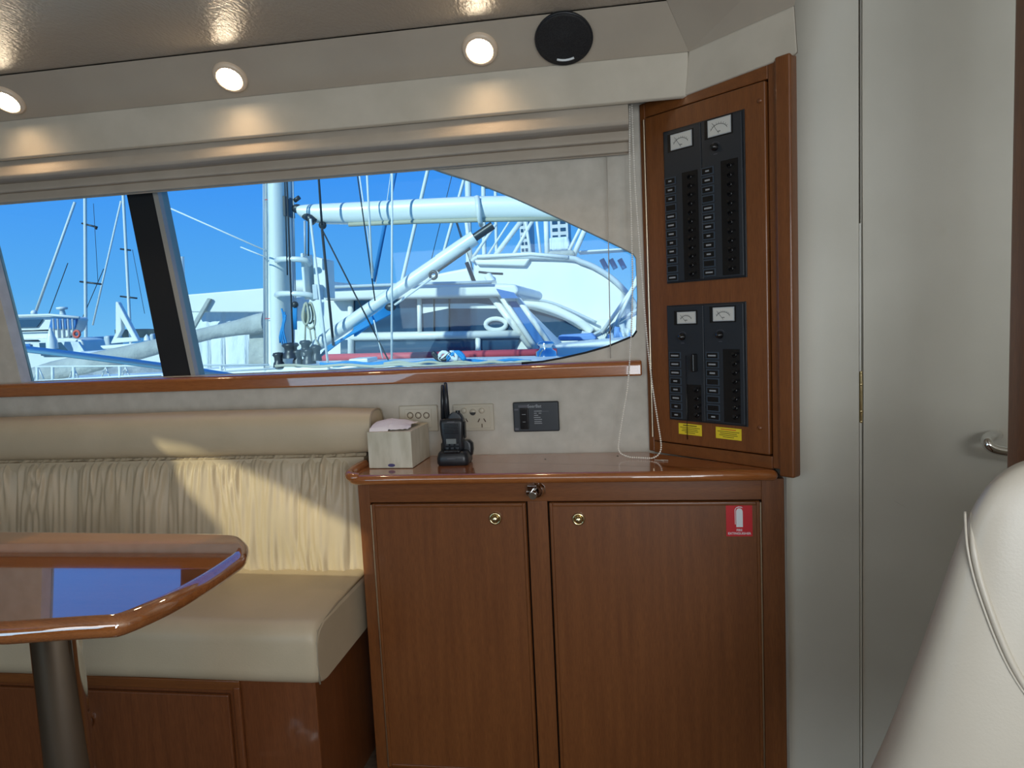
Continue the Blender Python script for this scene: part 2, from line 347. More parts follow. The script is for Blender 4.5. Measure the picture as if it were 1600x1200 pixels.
# chrome pull
hp = [at(x+5, y-3, Y) for x, y, Y in ((1553, 683, 1.742), (1546, 684, 1.70), (1538, 688, 1.68), (1537, 694, 1.665), (1545, 703, 1.66), (1565, 708, 1.66), (1600, 712, 1.66), (1640, 715, 1.665), (1650, 713, 1.70), (1650, 712, 1.742))]
def smoothpath(p, n=6):
    p = [Vector(q) for q in p]; out = []
    for i in range(len(p)-1):
        a, b, c, d = p[max(i-1, 0)], p[i], p[i+1], p[min(i+2, len(p)-1)]
        for k in range(n):
            t = k/n; out.append(.5*((2*b)+(c-a)*t+(2*a-5*b+4*c-d)*t*t+(3*b-a-3*c+d)*t**3))
    return out+[p[-1]]
tag(MB('chrome').tube(smoothpath(hp), .0115, 14).build('door_handle', dob), 'curved chrome door pull')
struct('trim_9', MB('cherry_v').box((at(1576, 350, 1.30).x, 1.22, 0), (.75, 1.30, 1.925)), 'varnished wooden door post at the right edge', 'post', bevel=.012, seg=4)
# walls never seen directly
struct('wall_rear', MB('wall_vinyl').curve([[(-3.3, 0), (1.6, 0), (1.6, 1.98), (-3.3, 1.98)]], .04, TY(-1.04)), 'beige wall of the opposite side of the saloon', 'wall')
MATS['tinted_glass'] = MATS['window_glass'].copy(); MATS['tinted_glass'].node_tree.nodes['Transparent BSDF'].inputs[0].default_value = (.73, .72, .62, 1)
hx_ = [up_to(p, 1.975) for p in patch]; hx0, hx1, hy0, hy1 = min(p[0] for p in hx_)-.05, max(p[0] for p in hx_)+.05, min(p[1] for p in hx_)-.05, max(p[1] for p in hx_)+.05
struct('added_skylight', MB('tinted_glass').box((hx0, hy0, 1.990), (hx1, hy1, 1.994)), 'tinted pane of a skylight added in the roof to admit the sun patch', 'window')  # skylight added out of view; its tint dims the sun patch
struct('added_panelling', MB('cherry_v').box((-3.3, -1.02, 0), (1.6, -.99, 1.12)), 'unseen cherry panelling added for dark reflections in the chrome table leg', 'panelling')  # dark wood added out of view to give the chrome leg contrast
struct('wall_left', MB('wall_vinyl').box((-3.35, -1.3, 0), (-3.3, 2.0, 1.98)), 'beige wall at the left end of the saloon', 'wall')
struct('wall_right', MB('wall_vinyl').box((1.6, -1.3, 0), (1.65, 2.0, 1.98)), 'beige wall at the right end of the saloon', 'wall')
struct('wall_corner', MB('wall_vinyl').box((1.305, 1.742, 0), (1.6, 1.80, 1.98)), 'beige wall beyond the door', 'wall')
struct('roof', MB('gelcoat').curve([[(-3.35, -1.3), (1.65, -1.3), (1.65, 2.02), (-3.35, 2.02)], [(hx0, hy0), (hx1, hy0), (hx1, hy1), (hx0, hy1)]], .01, flat(1.984)), 'white cabin roof', 'roof')

# ------------------------------------------------------------------ lamps and speaker on the soffit
n_s = Vector((0, -(B_[1]-A_[1]), (A_[0]-B_[0]))).normalized()
if n_s.y > 0: n_s = -n_s
n_s = Vector((0, -abs(A_[1]-B_[1]), -abs(B_[0]-A_[0]))).normalized()
PS = Vector((0, B_[0], B_[1]))
for i, (px, py, d) in enumerate(((12, 156, 'leftmost'), (360, 120, 'middle'), (750, 76, 'rightmost'))):
    c = onpl(px, py, PS, n_s)
    t = thing('downlight', c, {'leftmost': 'lit round downlight at the left edge of the soffit, leftmost of three', 'middle': 'lit round downlight above the black mullion, middle of three', 'rightmost': 'lit round downlight nearest to the black speaker'}[d], 'ceiling light', 'round downlights along the soffit')
    MB('lamp_trim').lathe(c, n_s, [(-.002, .044), (.004, .044), (.009, .041), (.012, .034), (.008, .031), (.004, .030)], 36).build('trim_ring', t)
    MB('lamp_glow').lathe(c, n_s, [(.003, .0305), (.008, .028), (.012, .018), (.0135, .0001)], 30).build('lens', t)
    l = bpy.data.lights.new('downlight_beam', 'SPOT'); l.energy = 2.7; l.spot_size = math.radians(128); l.spot_blend = 1; l.color = (1, .66, .36); l.shadow_soft_size = .025
    lo = bpy.data.objects.new('downlight_beam', l); C.objects.link(lo); lo.location = c+n_s*.022
    lo.rotation_euler = Vector((0, -.08, -1)).to_track_quat('-Z', 'Y').to_euler()
c = onpl(881, 59, PS, n_s)
t = thing('speaker', c, 'round black loudspeaker let into the soffit', 'speaker')
MB('speaker_mesh').lathe(c, n_s, [(-.002, .068), (.004, .069), (.009, .066), (.010, .060), (.011, .025), (.012, .022), (.0145, .012), (.015, .0001)], 48).build('grille', t)
uu = Vector((1, 0, 0)); vv = n_s.cross(uu).normalized()
vv = vv if vv.z < 0 else -vv
MB('black_plastic').tube([c+n_s*.006+(uu*math.cos(a)+vv*math.sin(a))*.067 for a in [2*PI*k/48 for k in range(48)]], .003, 8, True).build('rim', t)
MB('print_white').tube([c+n_s*.0115+vv*.052+uu*(k/6-.5)*.042+vv*(-.004*(k/3-1)**2) for k in range(7)], .0028, 8).build('badge', t)

# ------------------------------------------------------------------ roman blind
bt = thing('roman_blind', (-.9, 1.90, 1.63), 'beige cloth blind folded up across the window top', 'blind')
def fold(z0, z1, y0, bulge, wav, ph):
    prof = [(0, 0), (.35, -.02), (.75, -.02), (.95, .02), (1, .10), (.97, .22), (.90, .4), (.82, .6), (.74, .8), (.66, 1)]
    def fn(u, v):
        x = -3.2+3.243*u; k = v*(len(prof)-1); i = min(int(k), len(prof)-2); f_ = k-i
        a = prof[i][0]*(1-f_)+prof[i+1][0]*f_; h = prof[i][1]*(1-f_)+prof[i+1][1]*f_
        w = (noise.noise(Vector((x*1.7+ph, 0, ph)))*wav+abs(noise.noise(Vector((x*4.2+ph, .3, 0))))*wav*.9)*(1 if x < -.2 else .35)
        cre = .004*noise.noise(Vector((x*14, h*5, ph)))*(wav > .005)
        return Vector((x, y0-bulge*a+cre, z0+(z1-z0)*h+w*(1-h)))
    return fn
for z0, z1, y0, bu, wv, ph in ((1.746, 1.81, 1.925, .068, .014, 3.1), (1.690, 1.775, 1.925, .080, .003, 0), (1.664, 1.702, 1.93, .036, .001, 7), (1.638, 1.669, 1.935, .026, .001, 11)):
    MB('blind_cloth').grid(fold(z0, z1, y0, bu, wv, ph), 240, 27).build('fold', bt, fix=False)
MB('blind_cloth').box((-3.2, 1.927, 1.636), (.043, 1.933, 1.80)).build('backing', bt)
MB('cord').tube([at(948, 243, 1.93), at(951, 400, 1.93), at(954, 560, 1.93)], .0013, 6).build('guide_cord', bt)
# beaded chain
pth = smoothpath([at(984, 163, 1.90), at(984, 260, 1.90), at(987, 360, 1.90), at(988, 470, 1.90), at(982, 590, 1.90), at(974, 645, 1.89), at(967, 690, 1.88), at(968, 706, 1.865), at(980, 713, 1.85), at(1000, 717, 1.84), at(1018, 716, 1.83), at(1029, 710, 1.835), at(1033, 696, 1.84), at(1028, 660, 1.85), at(1019, 600, 1.86), at(1012, 540, 1.87), at(1006, 470, 1.88), at(999, 380, 1.89), at(992, 280, 1.90), at(987, 163, 1.90)], 14)
for p in pth: p.z = max(p.z, ZC+.004)
ch = MB('bead').tube(pth, .0005, 5); acc = 0; last = pth[0]; lastb = pth[0]
for p in pth[1:]:
    seg = (p-last); L = seg.length; 
    while acc+L > .0058:
        k = (.0058-acc)/L; q = last+seg*k; ch.ball(q, .0025, 6, 4); last = q; seg = p-last; L = seg.length; acc = 0
    acc += L; last = p
tag(ch.build('bead_chain', None), 'looped white bead chain of the blind hanging beside the wooden cupboard', 'blind chain')

# ------------------------------------------------------------------ bench
bx0, bx1 = -3.2, -.705
bn = thing('bench', (-1.9, 1.65, 0), 'cream leather corner bench with wooden base behind the table', 'bench')
# seat cushion
def rring(x, y0, y1, z0, z1, r, n=6, crown=0):
    out = []
    for cx, cz, a0 in ((y0+r, z0+r, PI), (y1-r, z0+r, 1.5*PI), (y1-r, z1-r, 0), (y0+r, z1-r, .5*PI)):
        for k in range(n+1):
            a = a0+.5*PI*k/n; yy = cx+r*math.cos(a); zz = cz+r*math.sin(a)
            out.append(Vector((x, yy, zz)))
    return out
rings = []
xs = [bx0+(bx1-bx0)*k/70 for k in range(68)]+[bx1-.028, bx1-.012, bx1-.004, bx1]
for k, x in enumerate(xs):
    sh_ = [.0]*68+[.0, .003, .009, .018]
    s_ = sh_[k]; cr_ = .006*math.sin(PI*min(1, (x-bx0)/(bx1-bx0)*1.0))
    ring = rring(x, 1.452+s_*.6, 1.87, .392+s_*.3, .545-s_, .045, 8)
    for p in ring:
        if p.z > .5 and p.y > 1.5: p.z += noise.noise(Vector((p.x*3, p.y*4, 0)))*.006+.004
        p.y += noise.noise(Vector((p.x*4, 0, p.z*5)))*.003 if p.y < 1.5 else 0
    rings.append(ring)
MB('cream_leather').loft(rings).build('seat_cushion', bn, fix=True)
MB('seam').tube([(bx1-.002, 1.468, .40), (bx1-.002, 1.462, .45), (bx1-.002, 1.464, .50), (bx1-.003, 1.475, .524), (bx1-.004, 1.51, .534), (bx1-.004, 1.60, .540), (bx1-.004, 1.80, .541)], .0022, 6).build('seam', bn)
# backrest with gathered leather
seams = [at(x, 800, 1.83).x for x in (-330, -220, -100, 25, 120, 208, 263, 347, 466, 545)]
def br(u, v):
    x = bx0+(-.712-bx0)*u; z = .52+.342*v
    t = 0
    for k in range(len(seams)-1):
        if seams[k] <= x <= seams[k+1]:
            t = (x-seams[k])/(seams[k+1]-seams[k])
    puff = .020*math.sin(PI*t)**.45 if t else 0
    puff *= 1-.55*(abs(v-.5)*2)**4
    xx = x*165+noise.noise(Vector((x*8, v*1.2, 1)))*13+v*3.0
    g = (math.sin(xx)*.5+noise.noise(Vector((x*85, v*2.2, 3)))*1.3)*(.35+.65*(noise.noise(Vector((x*9, v*3, 8)))+.5))
    g = math.copysign(abs(g)**.8, g)*.0100*(.40+abs(v-.45)*1.3)
    edge = .022*max(0, (v-.9)/.1)**2+.020*max(0, (.08-v)/.08)**2
    return Vector((x, 1.805+.05*v-puff-g+edge, z))
bb = MB('cream_leather').grid(br, 1000, 28)
bb.box((bx0, 1.85, .52), (-.712, 1.935, .855))
bb.build('backrest', bn, fix=False)
for i, sx in enumerate(seams):
    MB('seam').tube([br((sx-bx0)/(-.712-bx0), v/10)+Vector((0, .001, 0)) for v in range(11)], .0016, 6).build('backrest_seam', bn)
# bolster
rg = []
for k in range(60):
    x = bx0+(-.682-bx0)*k/59; e = max(0, (k-56)/3)
    ring = []
    for j in range(28):
        a = 2*PI*j/28
        cy, cz = 1.888, .925
        ry, rz = .062*(1-.12*e), .066*(1-.1*e)
        co, si = math.cos(a), math.sin(a)
        ring.append(Vector((x, cy+ry*math.copysign(abs(co)**.75, co)+.001*math.sin(x*15+a), cz+rz*math.copysign(abs(si)**.7, si)+.001*noise.noise(Vector((x*4, a, 0))))))
    rg.append(ring)
bo = MB('cream_leather').loft(rg); bo.build('bolster', bn)
MB('seam').tube([p+Vector((.001, 0, 0)) for p in rg[-1]], .0025, 6, True).build('bolster_seam', bn)
# base
b = MB('cherry_dark_v'); b.box((bx0, 1.500, 0), (-.735, 1.87, .388)); b.build('base', bn, bevel=.003)
p0, p1 = at(136, 1105, 1.50), at(362, 1100, 1.50)
bd = MB('cherry_dark_v').box((-1.62, 1.488, .03), (p1.x, 1.500, .352)).build('door', bn, bevel=.004)
MB('cherry_dark_v').box((p1.x+.012, 1.488, 0), (p1.x+.03, 1.5, .372)).build('moulding', bn, bevel=.004)
MB('cherry_h').box((bx0, 1.490, .362), (p1.x+.03, 1.5, .388)).build('top_rail', bn, bevel=.003)
kp = at(138, 1127, 1.485); MB('chrome').lathe(kp, (0, -1, 0), [(0, .013), (.004, .014), (.012, .012), (.018, .008), (.02, .0001)]).build('knob', bd)

# ------------------------------------------------------------------ table
zt = .793
tb = thing('table', (-1.0, 1.05, 0), 'varnished cherry table on a chrome pedestal in front of the bench', 'table')
qf = atz(300, 832, zt); out = [(-2.6, qf.y+.05), (qf.x, qf.y)]
for px, py in ((352, 833), (375, 835), (386, 843), (389, 851), (383, 863), (370, 873), (345, 890), (310, 911), (270, 932), (230, 950), (205, 960), (190, 965), (170, 969)):
    q = atz(px, py, zt); out.append((q.x, q.y))
q = atz(120, 972, zt); out += [(q.x, q.y)]; q2 = atz(0, 980, zt); out += [(q2.x, q2.y), (-2.3, q2.y-.11)]
def bull(mb, poly, z0, z1, n=8):
    P = [Vector((a, b, 0)) for a, b in poly]; N = len(P); nor = []
    ar = sum(P[i].x*P[(i+1) % N].y-P[(i+1) % N].x*P[i].y for i in range(N)); sg = 1 if ar > 0 else -1
    for i in range(N):
        d1 = (P[i]-P[i-1]).normalized(); d2 = (P[(i+1) % N]-P[i]).normalized(); t = (d1+d2).normalized()
        nor.append(Vector((t.y, -t.x, 0))*sg/max(.55, t.dot(d1)))
    h = (z1-z0)/2; rings = []
    for k in range(n+1):
        a = -PI/2+PI*k/n
        rings.append([P[i]+nor[i]*(h*math.cos(a)-h)+Vector((0, 0, (z0+z1)/2+h*math.sin(a))) for i in range(N)])
    mb.loft(rings, True, False)
    mb.add(rings[0], [tuple(reversed(range(N)))]); mb.add(rings[-1], [tuple(range(N))])
    return mb
def densify(poly, n=3):
    P = smoothpath([(a, b, 0) for a, b in poly], n); return [(p.x, p.y) for p in P]
po = [out[0]]+densify(out[1:-1], 4)+[out[-1]]
mt = bull(MB('cherry_table'), [(x, y) for x, y in po], zt-.034, zt+.002, 10); mt.build('tabletop', tb)
q = atz(27, 940, zt)
lc = Vector((-.94, 1.02, 0)); LY = 1.12; lc = at(90, 1020, LY)
MB('steel').cyl((lc.x, LY, .02), (lc.x, LY, zt-.04), .0415, n=48).build('leg', tb)
MB('steel').lathe((lc.x, LY, 0), (0, 0, 1), [(0, .13), (.008, .13), (.02, .06), (.022, .04)], 48).build('floor_flange', tb)
MB('switch_black').box((lc.x-.09, .985, zt-.044), (lc.x+.14, 1.18, zt-.0345)).build('bracket', tb, bevel=.004)

# ------------------------------------------------------------------ cabinet
cf = 1.72
cb = thing('storage_cabinet', (-.15, 1.8, 0), 'low cherry storage cabinet with two doors below the countertop', 'cabinet')
zA = [at(580, 785, cf), at(822, 785, cf), at(857, 784, cf), at(1188, 781, cf)]
dx = [zA[0].x, zA[1].x, zA[2].x, zA[3].x]; dzt = .757; dzb = .033
fx0, fx1 = -.684, .378
for x0_, x1_, zt_ in ((fx0, dx[0]-.003, .811), (dx[1]+.003, dx[2]-.003, dzt+.003), (dx[3]+.003, fx1, .811)): MB('cherry_v').box((x0_, cf, 0), (x1_, cf+.02, zt_)).build('stile', cb, bevel=.0015)
MB('cherry_h').box((dx[0]-.003, cf-.0005, dzt+.003), (dx[3]+.003, cf+.02, .811)).build('top_rail', cb, bevel=.001)
MB('cherry_h').box((dx[0]-.003, cf, 0), (dx[3]+.003, cf+.02, dzb-.003)).build('bottom_rail', cb)
MB('cherry_dark_v').box((fx0, cf+.0205, 0), (fx0+.015, 1.94, .811)).build('side_panel', cb); MB('cherry_dark_v').box((fx1-.015, cf+.0205, 0), (fx1-.001, 1.94, .811)).build('side_panel', cb)
MB('gap_dark').box((fx0+.016, cf+.021, 0), (fx1-.016, cf+.024, .812)).build('interior', cb)
def cab_door(x0, x1, hinge_left):
    d = MB('cherry_v').box((x0+.001, cf-.002, dzb), (x1-.001, cf+.018, dzt)).build('door', cb, bevel=.003, seg=3)
    w = .010
    for a, b, mm_ in (((x0+.002, dzb+.001), (x0+w, dzt-.001), 'cherry_v'), ((x1-w, dzb+.001), (x1-.002, dzt-.001), 'cherry_v'), ((x0+w, dzt-w), (x1-w, dzt-.001), 'cherry_h'), ((x0+w, dzb+.001), (x1-w, dzb+w), 'cherry_h')):
        MB(mm_).box((a[0], cf-.0055, a[1]), (b[0], cf, b[1])).build('edge_moulding', d, bevel=.002)
    hx = x0+.0005 if hinge_left else x1-.0005
    MB('hinge_brass').cyl((hx, cf-.004, dzb+.002), (hx, cf-.004, dzt-.002), .0022, n=10).build('piano_hinge', d)
    return d
d1 = cab_door(dx[0], dx[1], True); d2 = cab_door(dx[2], dx[3], False)
for d, (px, py) in ((d1, (774, 810)), (d2, (904, 811))):
    c = at(px, py, cf-.004)
    k = MB('brass').lathe(c, (0, -1, 0), [(0, .0155), (.003, .0160), (.005, .0145), (.005, .0115), (.003, .0105)], 32)
    k.lathe(c, (0, -1, 0), [(.002, .0095), (.006, .0100), (.011, .0085), (.0135, .005), (.014, .0001)], 28)
    tag(k.build('knob', d), 'round brass push knob')
# fire sticker
a, b = at(1134, 786, cf-.003), at(1176, 838, cf-.003)
sx0, sx1, sz1, sz0 = a.x, b.x, a.z, b.z; sw, shh = sx1-sx0, sz1-sz0; mx_ = (sx0+sx1)/2
st = MB('sign_red').box((sx0, cf-.0034, sz0), (sx1, cf-.0022, sz1)); st.use('print_white')
yy = cf-.0036
bw = sw*.125; cx = mx_+sw*.01
body = [(-bw, -.23*shh), (bw, -.23*shh), (bw, .24*shh), (bw*.8, .30*shh), (bw*.3, .33*shh), (-bw*.3, .33*shh), (-bw*.8, .30*shh), (-bw, .24*shh)]
st.curve([body], .0004, TY(yy, cx, sz0+shh*.51))
st.curve([[(-bw*1.0, .355*shh), (-bw*.3, .385*shh), (bw*.7, .375*shh), (bw*1.15, .33*shh), (bw*.9, .345*shh), (0, .36*shh), (-bw*1.0, .335*shh), (-bw*1.2, .28*shh), (-bw*1.22, -.15*shh), (-bw*1.4, -.15*shh), (-bw*1.42, .30*shh)]], .0004, TY(yy, cx, sz0+shh*.51))
st.curve(None, .0003, TY(yy, mx_, sz0+shh*.185), 'FIRE', sw*.125, bold=.0001)
st.curve(None, .0003, TY(yy, mx_, sz0+shh*.085), 'EXTINGUISHER', sw*.128, bold=.0001)
tag(st.build('safety_sticker', d2), 'red sticker with white extinguisher pictogram and FIRE EXTINGUISHER lettering')
# chrome latch
c = at(838, 766, cf)
lt = MB('chrome').lathe(c+Vector((.004, 0, 0)), (0, -1, 0), [(0, .0195), (.003, .020), (.006, .0175), (.010, .015), (.020, .0145), (.022, .013)], 32)
lt.box(c+Vector((-.020, -.022, .003)), c+Vector((.004, -.006, .017))); lt.box(c+Vector((-.024, -.016, -.010)), c+Vector((-.006, -.004, .001)))
lt.cyl(c+Vector((-.001, -.015, 0)), c+Vector((-.004, -.048, -.002)), .0105, .0098, 28)
tag(lt.build('lock', cb, bevel=.001), 'chrome push lock with round barrel')
# countertop
ct = thing('countertop', (-.15, 1.8, .81), 'glossy cherry countertop with rounded front edge above the cabinet', 'countertop')
cp = [(-.690, 1.692), (-.672, 1.686), (-.60, 1.686), (.15, 1.684), (.352, 1.684), (.358, 1.69), (.358, 1.7165), (.086, 1.9275), (.078, 1.9485), (-.675, 1.9485), (-.700, 1.90), (-.706, 1.75), (-.704, 1.705)]
bull(MB('cherry_gloss'), cp, ZC-.026, ZC, 8).build('top', ct)
MB('cherry_gloss').tube(smoothpath([(-.672, 1.702, ZC-.008), (-.690, 1.702, ZC-.006), (-.701, 1.715, ZC-.002), (-.701, 1.75, ZC+.003), (-.699, 1.79, ZC+.004), (-.697, 1.815, ZC+.004)]), [.013]*31, 12).build('raised_end', ct)
for q in ((965, 712), (852, 717)): MB('gap_dark').lathe(atz(*q, ZC+.001), (0, 0, 1), [(0, .003), (.0004, .0001)], 10).build('screw_hole', ct)

# ------------------------------------------------------------------ electrical cupboard (angled)
EA = Vector((.087, 1.93, 0)); EU = Vector((.7477, -.664, 0)).normalized(); EN = Vector((EU.y, -EU.x, 0)); EN = EN if EN.y < 0 else -EN
TE = Matrix((EU, EN*-1, Vector((0, 0, 1)))).transposed().to_4x4(); TE.translation = EA     # local (s, depth into wall, z)
ecb = thing('electrical_cupboard', (.25, 1.85, ZC+.0), 'tall angled cherry cupboard carrying black breaker panels', 'cupboard')
eL, eR = -.018, .4085
TI = TE.inverted()
def ps(px, py, dep=0):
    P0 = EA-EN*dep*0+EN*0; q = TI @ onpl(px, py, EA+EN*(-dep), EN); return q.x, q.z
z0e, z1e = .8405, 1.762
dl, dr_, dzb_, dzt_ = .0, .349, .872, 1.722
def EB(*m):
    b = MB(*m); b.T = TE; return b
EB('cherry_v').box((eL, 0, z0e), (dl, .03, z1e)).build('stile', ecb, bevel=.003); EB('cherry_v').box((dr_, 0, z0e), (.368, .03, z1e)).build('stile', ecb, bevel=.003)
EB('cherry_v').box((.372, -.012, z0e-.014), (eR, .02, z1e)).build('edge_board', ecb, bevel=.005, seg=3); EB('cherry_v').box((.366, -.004, z0e), (.372, .02, z1e)).build('edge_bead', ecb, bevel=.002)
EB('cherry_h').box((dl, 0, z0e-.002), (dr_, .03, dzb_-.003)).build('rail', ecb, bevel=.002); EB('cherry_h').box((dl, 0, dzt_+.003), (dr_, .03, z1e)).build('rail', ecb, bevel=.002)
EB('gap_dark').box((dl, .025, dzb_-.003), (dr_, .03, dzt_+.003)).build('interior', ecb)
ed = EB('cherry_v').box((dl+.003, -.006, dzb_), (dr_-.003, .020, dzt_)).build('door', ecb, bevel=.004, seg=3)
EB('hinge_brass').cyl((dl+.001, -.006, dzb_+.01), (dl+.001, -.006, dzt_-.004), .0020, n=8).build('piano_hinge', ed)
for px, py in ((1190, 668), (1190, 158)):
    s_, z_ = ps(px, py); EB('cherry_v').lathe((s_, -.006, z_), (0, -1, 0), [(0, .006), (.003, .0055), (.0045, .003), (.005, .0001)], 14).build('screw_cap', ed)
def breaker(pl, name_label, toggles, labels, gauge, knob, big=None, words=None):
    (sL, sR, zB, zT) = pl
    p = EB('panel_black').box((sL, -.012, zB), (sR, -.0055, zT)).build('breaker_panel', ecb, bevel=.0012)
    tag(p, name_label)
    mid = sL+(sR-sL)*.47
    ty = -.0125
    tzs, ts = toggles
    EB('switch_black').box((mid+.002, -.0128, min(tzs)-.014), (sR-.010, -.0115, max(tzs)+.014)).build('switch_bay', p)
    for z in tzs:
        t_ = EB('switch_black').lathe((ts, ty, z), (0, -1, 0), [(0, .0065), (.002, .0065), (.003, .005)], 14); t_.cyl((ts, ty-.002, z), (ts+.003, ty-.013, z+.004), .0022, .0035, 10); t_.build('toggle_switch', p)
    lzs, l0, l1 = labels
    h = (max(lzs)-min(lzs))/(len(lzs)-1)*.30
    for i, z in enumerate(lzs):
        q = EB('legend_plate').box((l0-.003, -.0135, z-h*1.35), (l1+.003, -.0118, z+h*1.35)); q.use('switch_black').box((l0, -.0140, z-h), (l1, -.0132, z+h))
        w_ = [.55, .4, .62, .5, .7, .35, 0][(i*5+len(lzs)) % 7]
        if words: w_ = words[i]
        if w_: q.use('print_grey').box(((l0+l1)/2-(l1-l0)*w_/2, -.0143, z-h*.28), ((l0+l1)/2+(l1-l0)*w_/2, -.0138, z+h*.28))
        q.build('legend_plate', p)
    g0, g1, gz0, gz1 = gauge
    g = EB('switch_black').box((g0-.012, -.0128, gz0-.005), (g1+.006, -.0118, gz1+.005)); g.use('alu_grey').box((g0-.002, -.0140, gz0-.002), (g1+.002, -.0125, gz1+.002)); g.use('gauge_face').box((g0, -.0150, gz0), (g1, -.0138, gz1))
    g.use('gauge_needle'); cxg, czg = (g0+g1)/2, gz0+.002
    R = (gz1-gz0)*.62
    if big != 'plain': g.tube([(cxg+math.cos(a)*R*1.15, -.0151, czg+math.sin(a)*R) for a in [PI*.15+PI*.7*k/12 for k in range(13)]], .0006, 5)
    g.tube([(cxg, -.0152, czg), (cxg-(g1-g0)*.32, -.0152, gz1-.006)], .0004, 5)
    for k in range(9):
        a = PI*.2+PI*.6*k/8; g.tube([(cxg+math.cos(a)*R*1.2, -.0152, czg+math.sin(a)*R*1.05), (cxg+math.cos(a)*R*1.35, -.0152, czg+math.sin(a)*R*1.2)], .0003, 4)
    g.box((cxg-.003, -.0153, czg+.004), (cxg+.004, -.0150, czg+.0055))
    g.build('gauge', p)
    if knob: 
        k_ = EB('switch_black').lathe((knob[0], -.012, knob[1]), (0, -1, 0), [(0, .009), (.003, .009), (.004, .0075), (.013, .006), (.014, .0001)], 20); k_.use('print_dim').box((knob[0]-.005, -.0125, knob[1]-.0165), (knob[0]+.005, -.0118, knob[1]-.015))
        k_.tube([(knob[0]+.013*math.cos(a), -.0122, knob[1]+.013*math.sin(a)) for a in [PI*.15+PI*.7*k/8 for k in range(9)]], .0005, 4); k_.build('knob', p)
    if isinstance(big, tuple):
        EB('switch_black').box((big[0]-.005, -.030, big[2]), (big[0]+.005, -.011, big[1])).build('main_switch', p, bevel=.003)
    return p
def zs(a, b, n): return [a+(b-a)*k/(n-1) for k in range(n)]
# corners of the two black plates
for L_ in ('upper', 'lower'):
    if L_ == 'upper':
        tl, trr, br_, bl = ps(1040, 209), ps(1166, 169), ps(1170, 430), ps(1045, 446); sm_ = ps(1099, 190)[0]
    else:
        tl, trr, br_, bl = ps(1046, 481), ps(1168, 467), ps(1172, 666), ps(1049, 655); sm_ = ps(1103, 474)[0]
    s0, s1 = (tl[0]+bl[0])/2, (trr[0]+br_[0])/2; zb, ztp = (bl[1]+br_[1])/2, (tl[1]+trr[1])/2
    EB('black_plastic').box((s0, -.009, zb), (s1, -.004, ztp)).build('mounting_plate', ecb, bevel=.001)
    if L_ == 'upper':
        breaker((s0+.004, sm_-.001, zb+.004, ztp-.004), 'upper left black breaker column with twelve toggles', (zs(ps(1083, 277)[1], ps(1085, 428)[1], 12), ps(1084, 350)[0]), (zs(ps(1052, 284)[1], ps(1054, 434)[1], 12), ps(1047, 360)[0], ps(1061, 360)[0]), (ps(1054, 220)[0], ps(1085, 220)[0], ps(1070, 231)[1], ps(1070, 209)[1]), None)
        breaker((sm_+.001, s1-.006, zb+.004, ztp-.004), 'upper right black breaker column with twelve toggles', (zs(ps(1145, 259)[1], ps(1146, 420)[1], 12), ps(1146, 350)[0]), (zs(ps(1110, 268)[1], ps(1111, 426)[1], 12), ps(1104, 360)[0], ps(1120, 360)[0]), (ps(1112, 200)[0], ps(1146, 200)[0], ps(1128, 211)[1], ps(1128, 187)[1]), ps(1122, 231))
    else:
        breaker((s0+.004, sm_-.001, zb+.004, ztp-.004), 'lower left black breaker column with a tall main switch', (zs(ps(1093, 609)[1], ps(1093, 648)[1], 4), ps(1093, 620)[0]), (zs(ps(1060, 555)[1], ps(1061, 647)[1], 8), ps(1053, 600)[0], ps(1068, 600)[0]), (ps(1064, 495)[0], ps(1091, 495)[0], ps(1078, 504)[1], ps(1078, 488)[1]), ps(1071, 526), (ps(1092, 560)[0], ps(1092, 552)[1], ps(1092, 580)[1]), words=[.75, .7, .75, .4, .45, .65, .3, .35])
        breaker((sm_+.001, s1-.006, zb+.004, ztp-.004), 'lower right black breaker column with eight toggles', (zs(ps(1153, 554)[1], ps(1154, 651)[1], 8), ps(1153, 600)[0]), (zs(ps(1118, 555)[1], ps(1118, 650)[1], 8), ps(1110, 600)[0], ps(1127, 600)[0]), (ps(1120, 490)[0], ps(1151, 490)[0], ps(1136, 500)[1], ps(1136, 481)[1]), ps(1130, 523), words=[.7, .65, .5, 0, .6, 0, 0, .35])
for (x0, y0, x1, y1, nm, red) in ((1063, 661, 1099, 678, 'left yellow warning label under the breakers', 0), (1121, 667, 1161, 683, 'right yellow warning label with a red heading', 1)):
    a, b2 = ps(x0, y0), ps(x1, y1); c1 = ps((x0+x1)/2, y0)[1]+.0
    a = (a[0], ps(x0, y0)[1]); zt1 = (ps(x0, y0)[1]+ps(x1, y0+2)[1])/2; zb1 = zt1-.0285
    l = EB('yellow_label').box((a[0], -.0075, zb1), (b2[0], -.0058, zt1)); w = b2[0]-a[0]; cxl = (a[0]+b2[0])/2
    l.use('label_red' if red else 'label_ink').box((cxl-w*.3, -.0079, zt1-.0055), (cxl+w*.3, -.0074, zt1-.0035)); l.use('label_ink')
    for k, ww in enumerate((.43, .33, .36, .22)): l.box((cxl-w*ww, -.0079, zt1-.0105-k*.0045), (cxl+w*ww, -.0074, zt1-.0092-k*.0045))
    tag(l.build('warning_label', ed), nm)
kb = ps(1078, 665); MB_ = EB('switch_black').tube([(ps(1077, 555)[0], -.0145, ps(1077, 555)[1]), (ps(1079, 660)[0], -.0145, ps(1079, 660)[1]), (ps(1077, 686)[0], -.008, ps(1077, 686)[1])], .0009, 5); MB_.build('cord', ed)
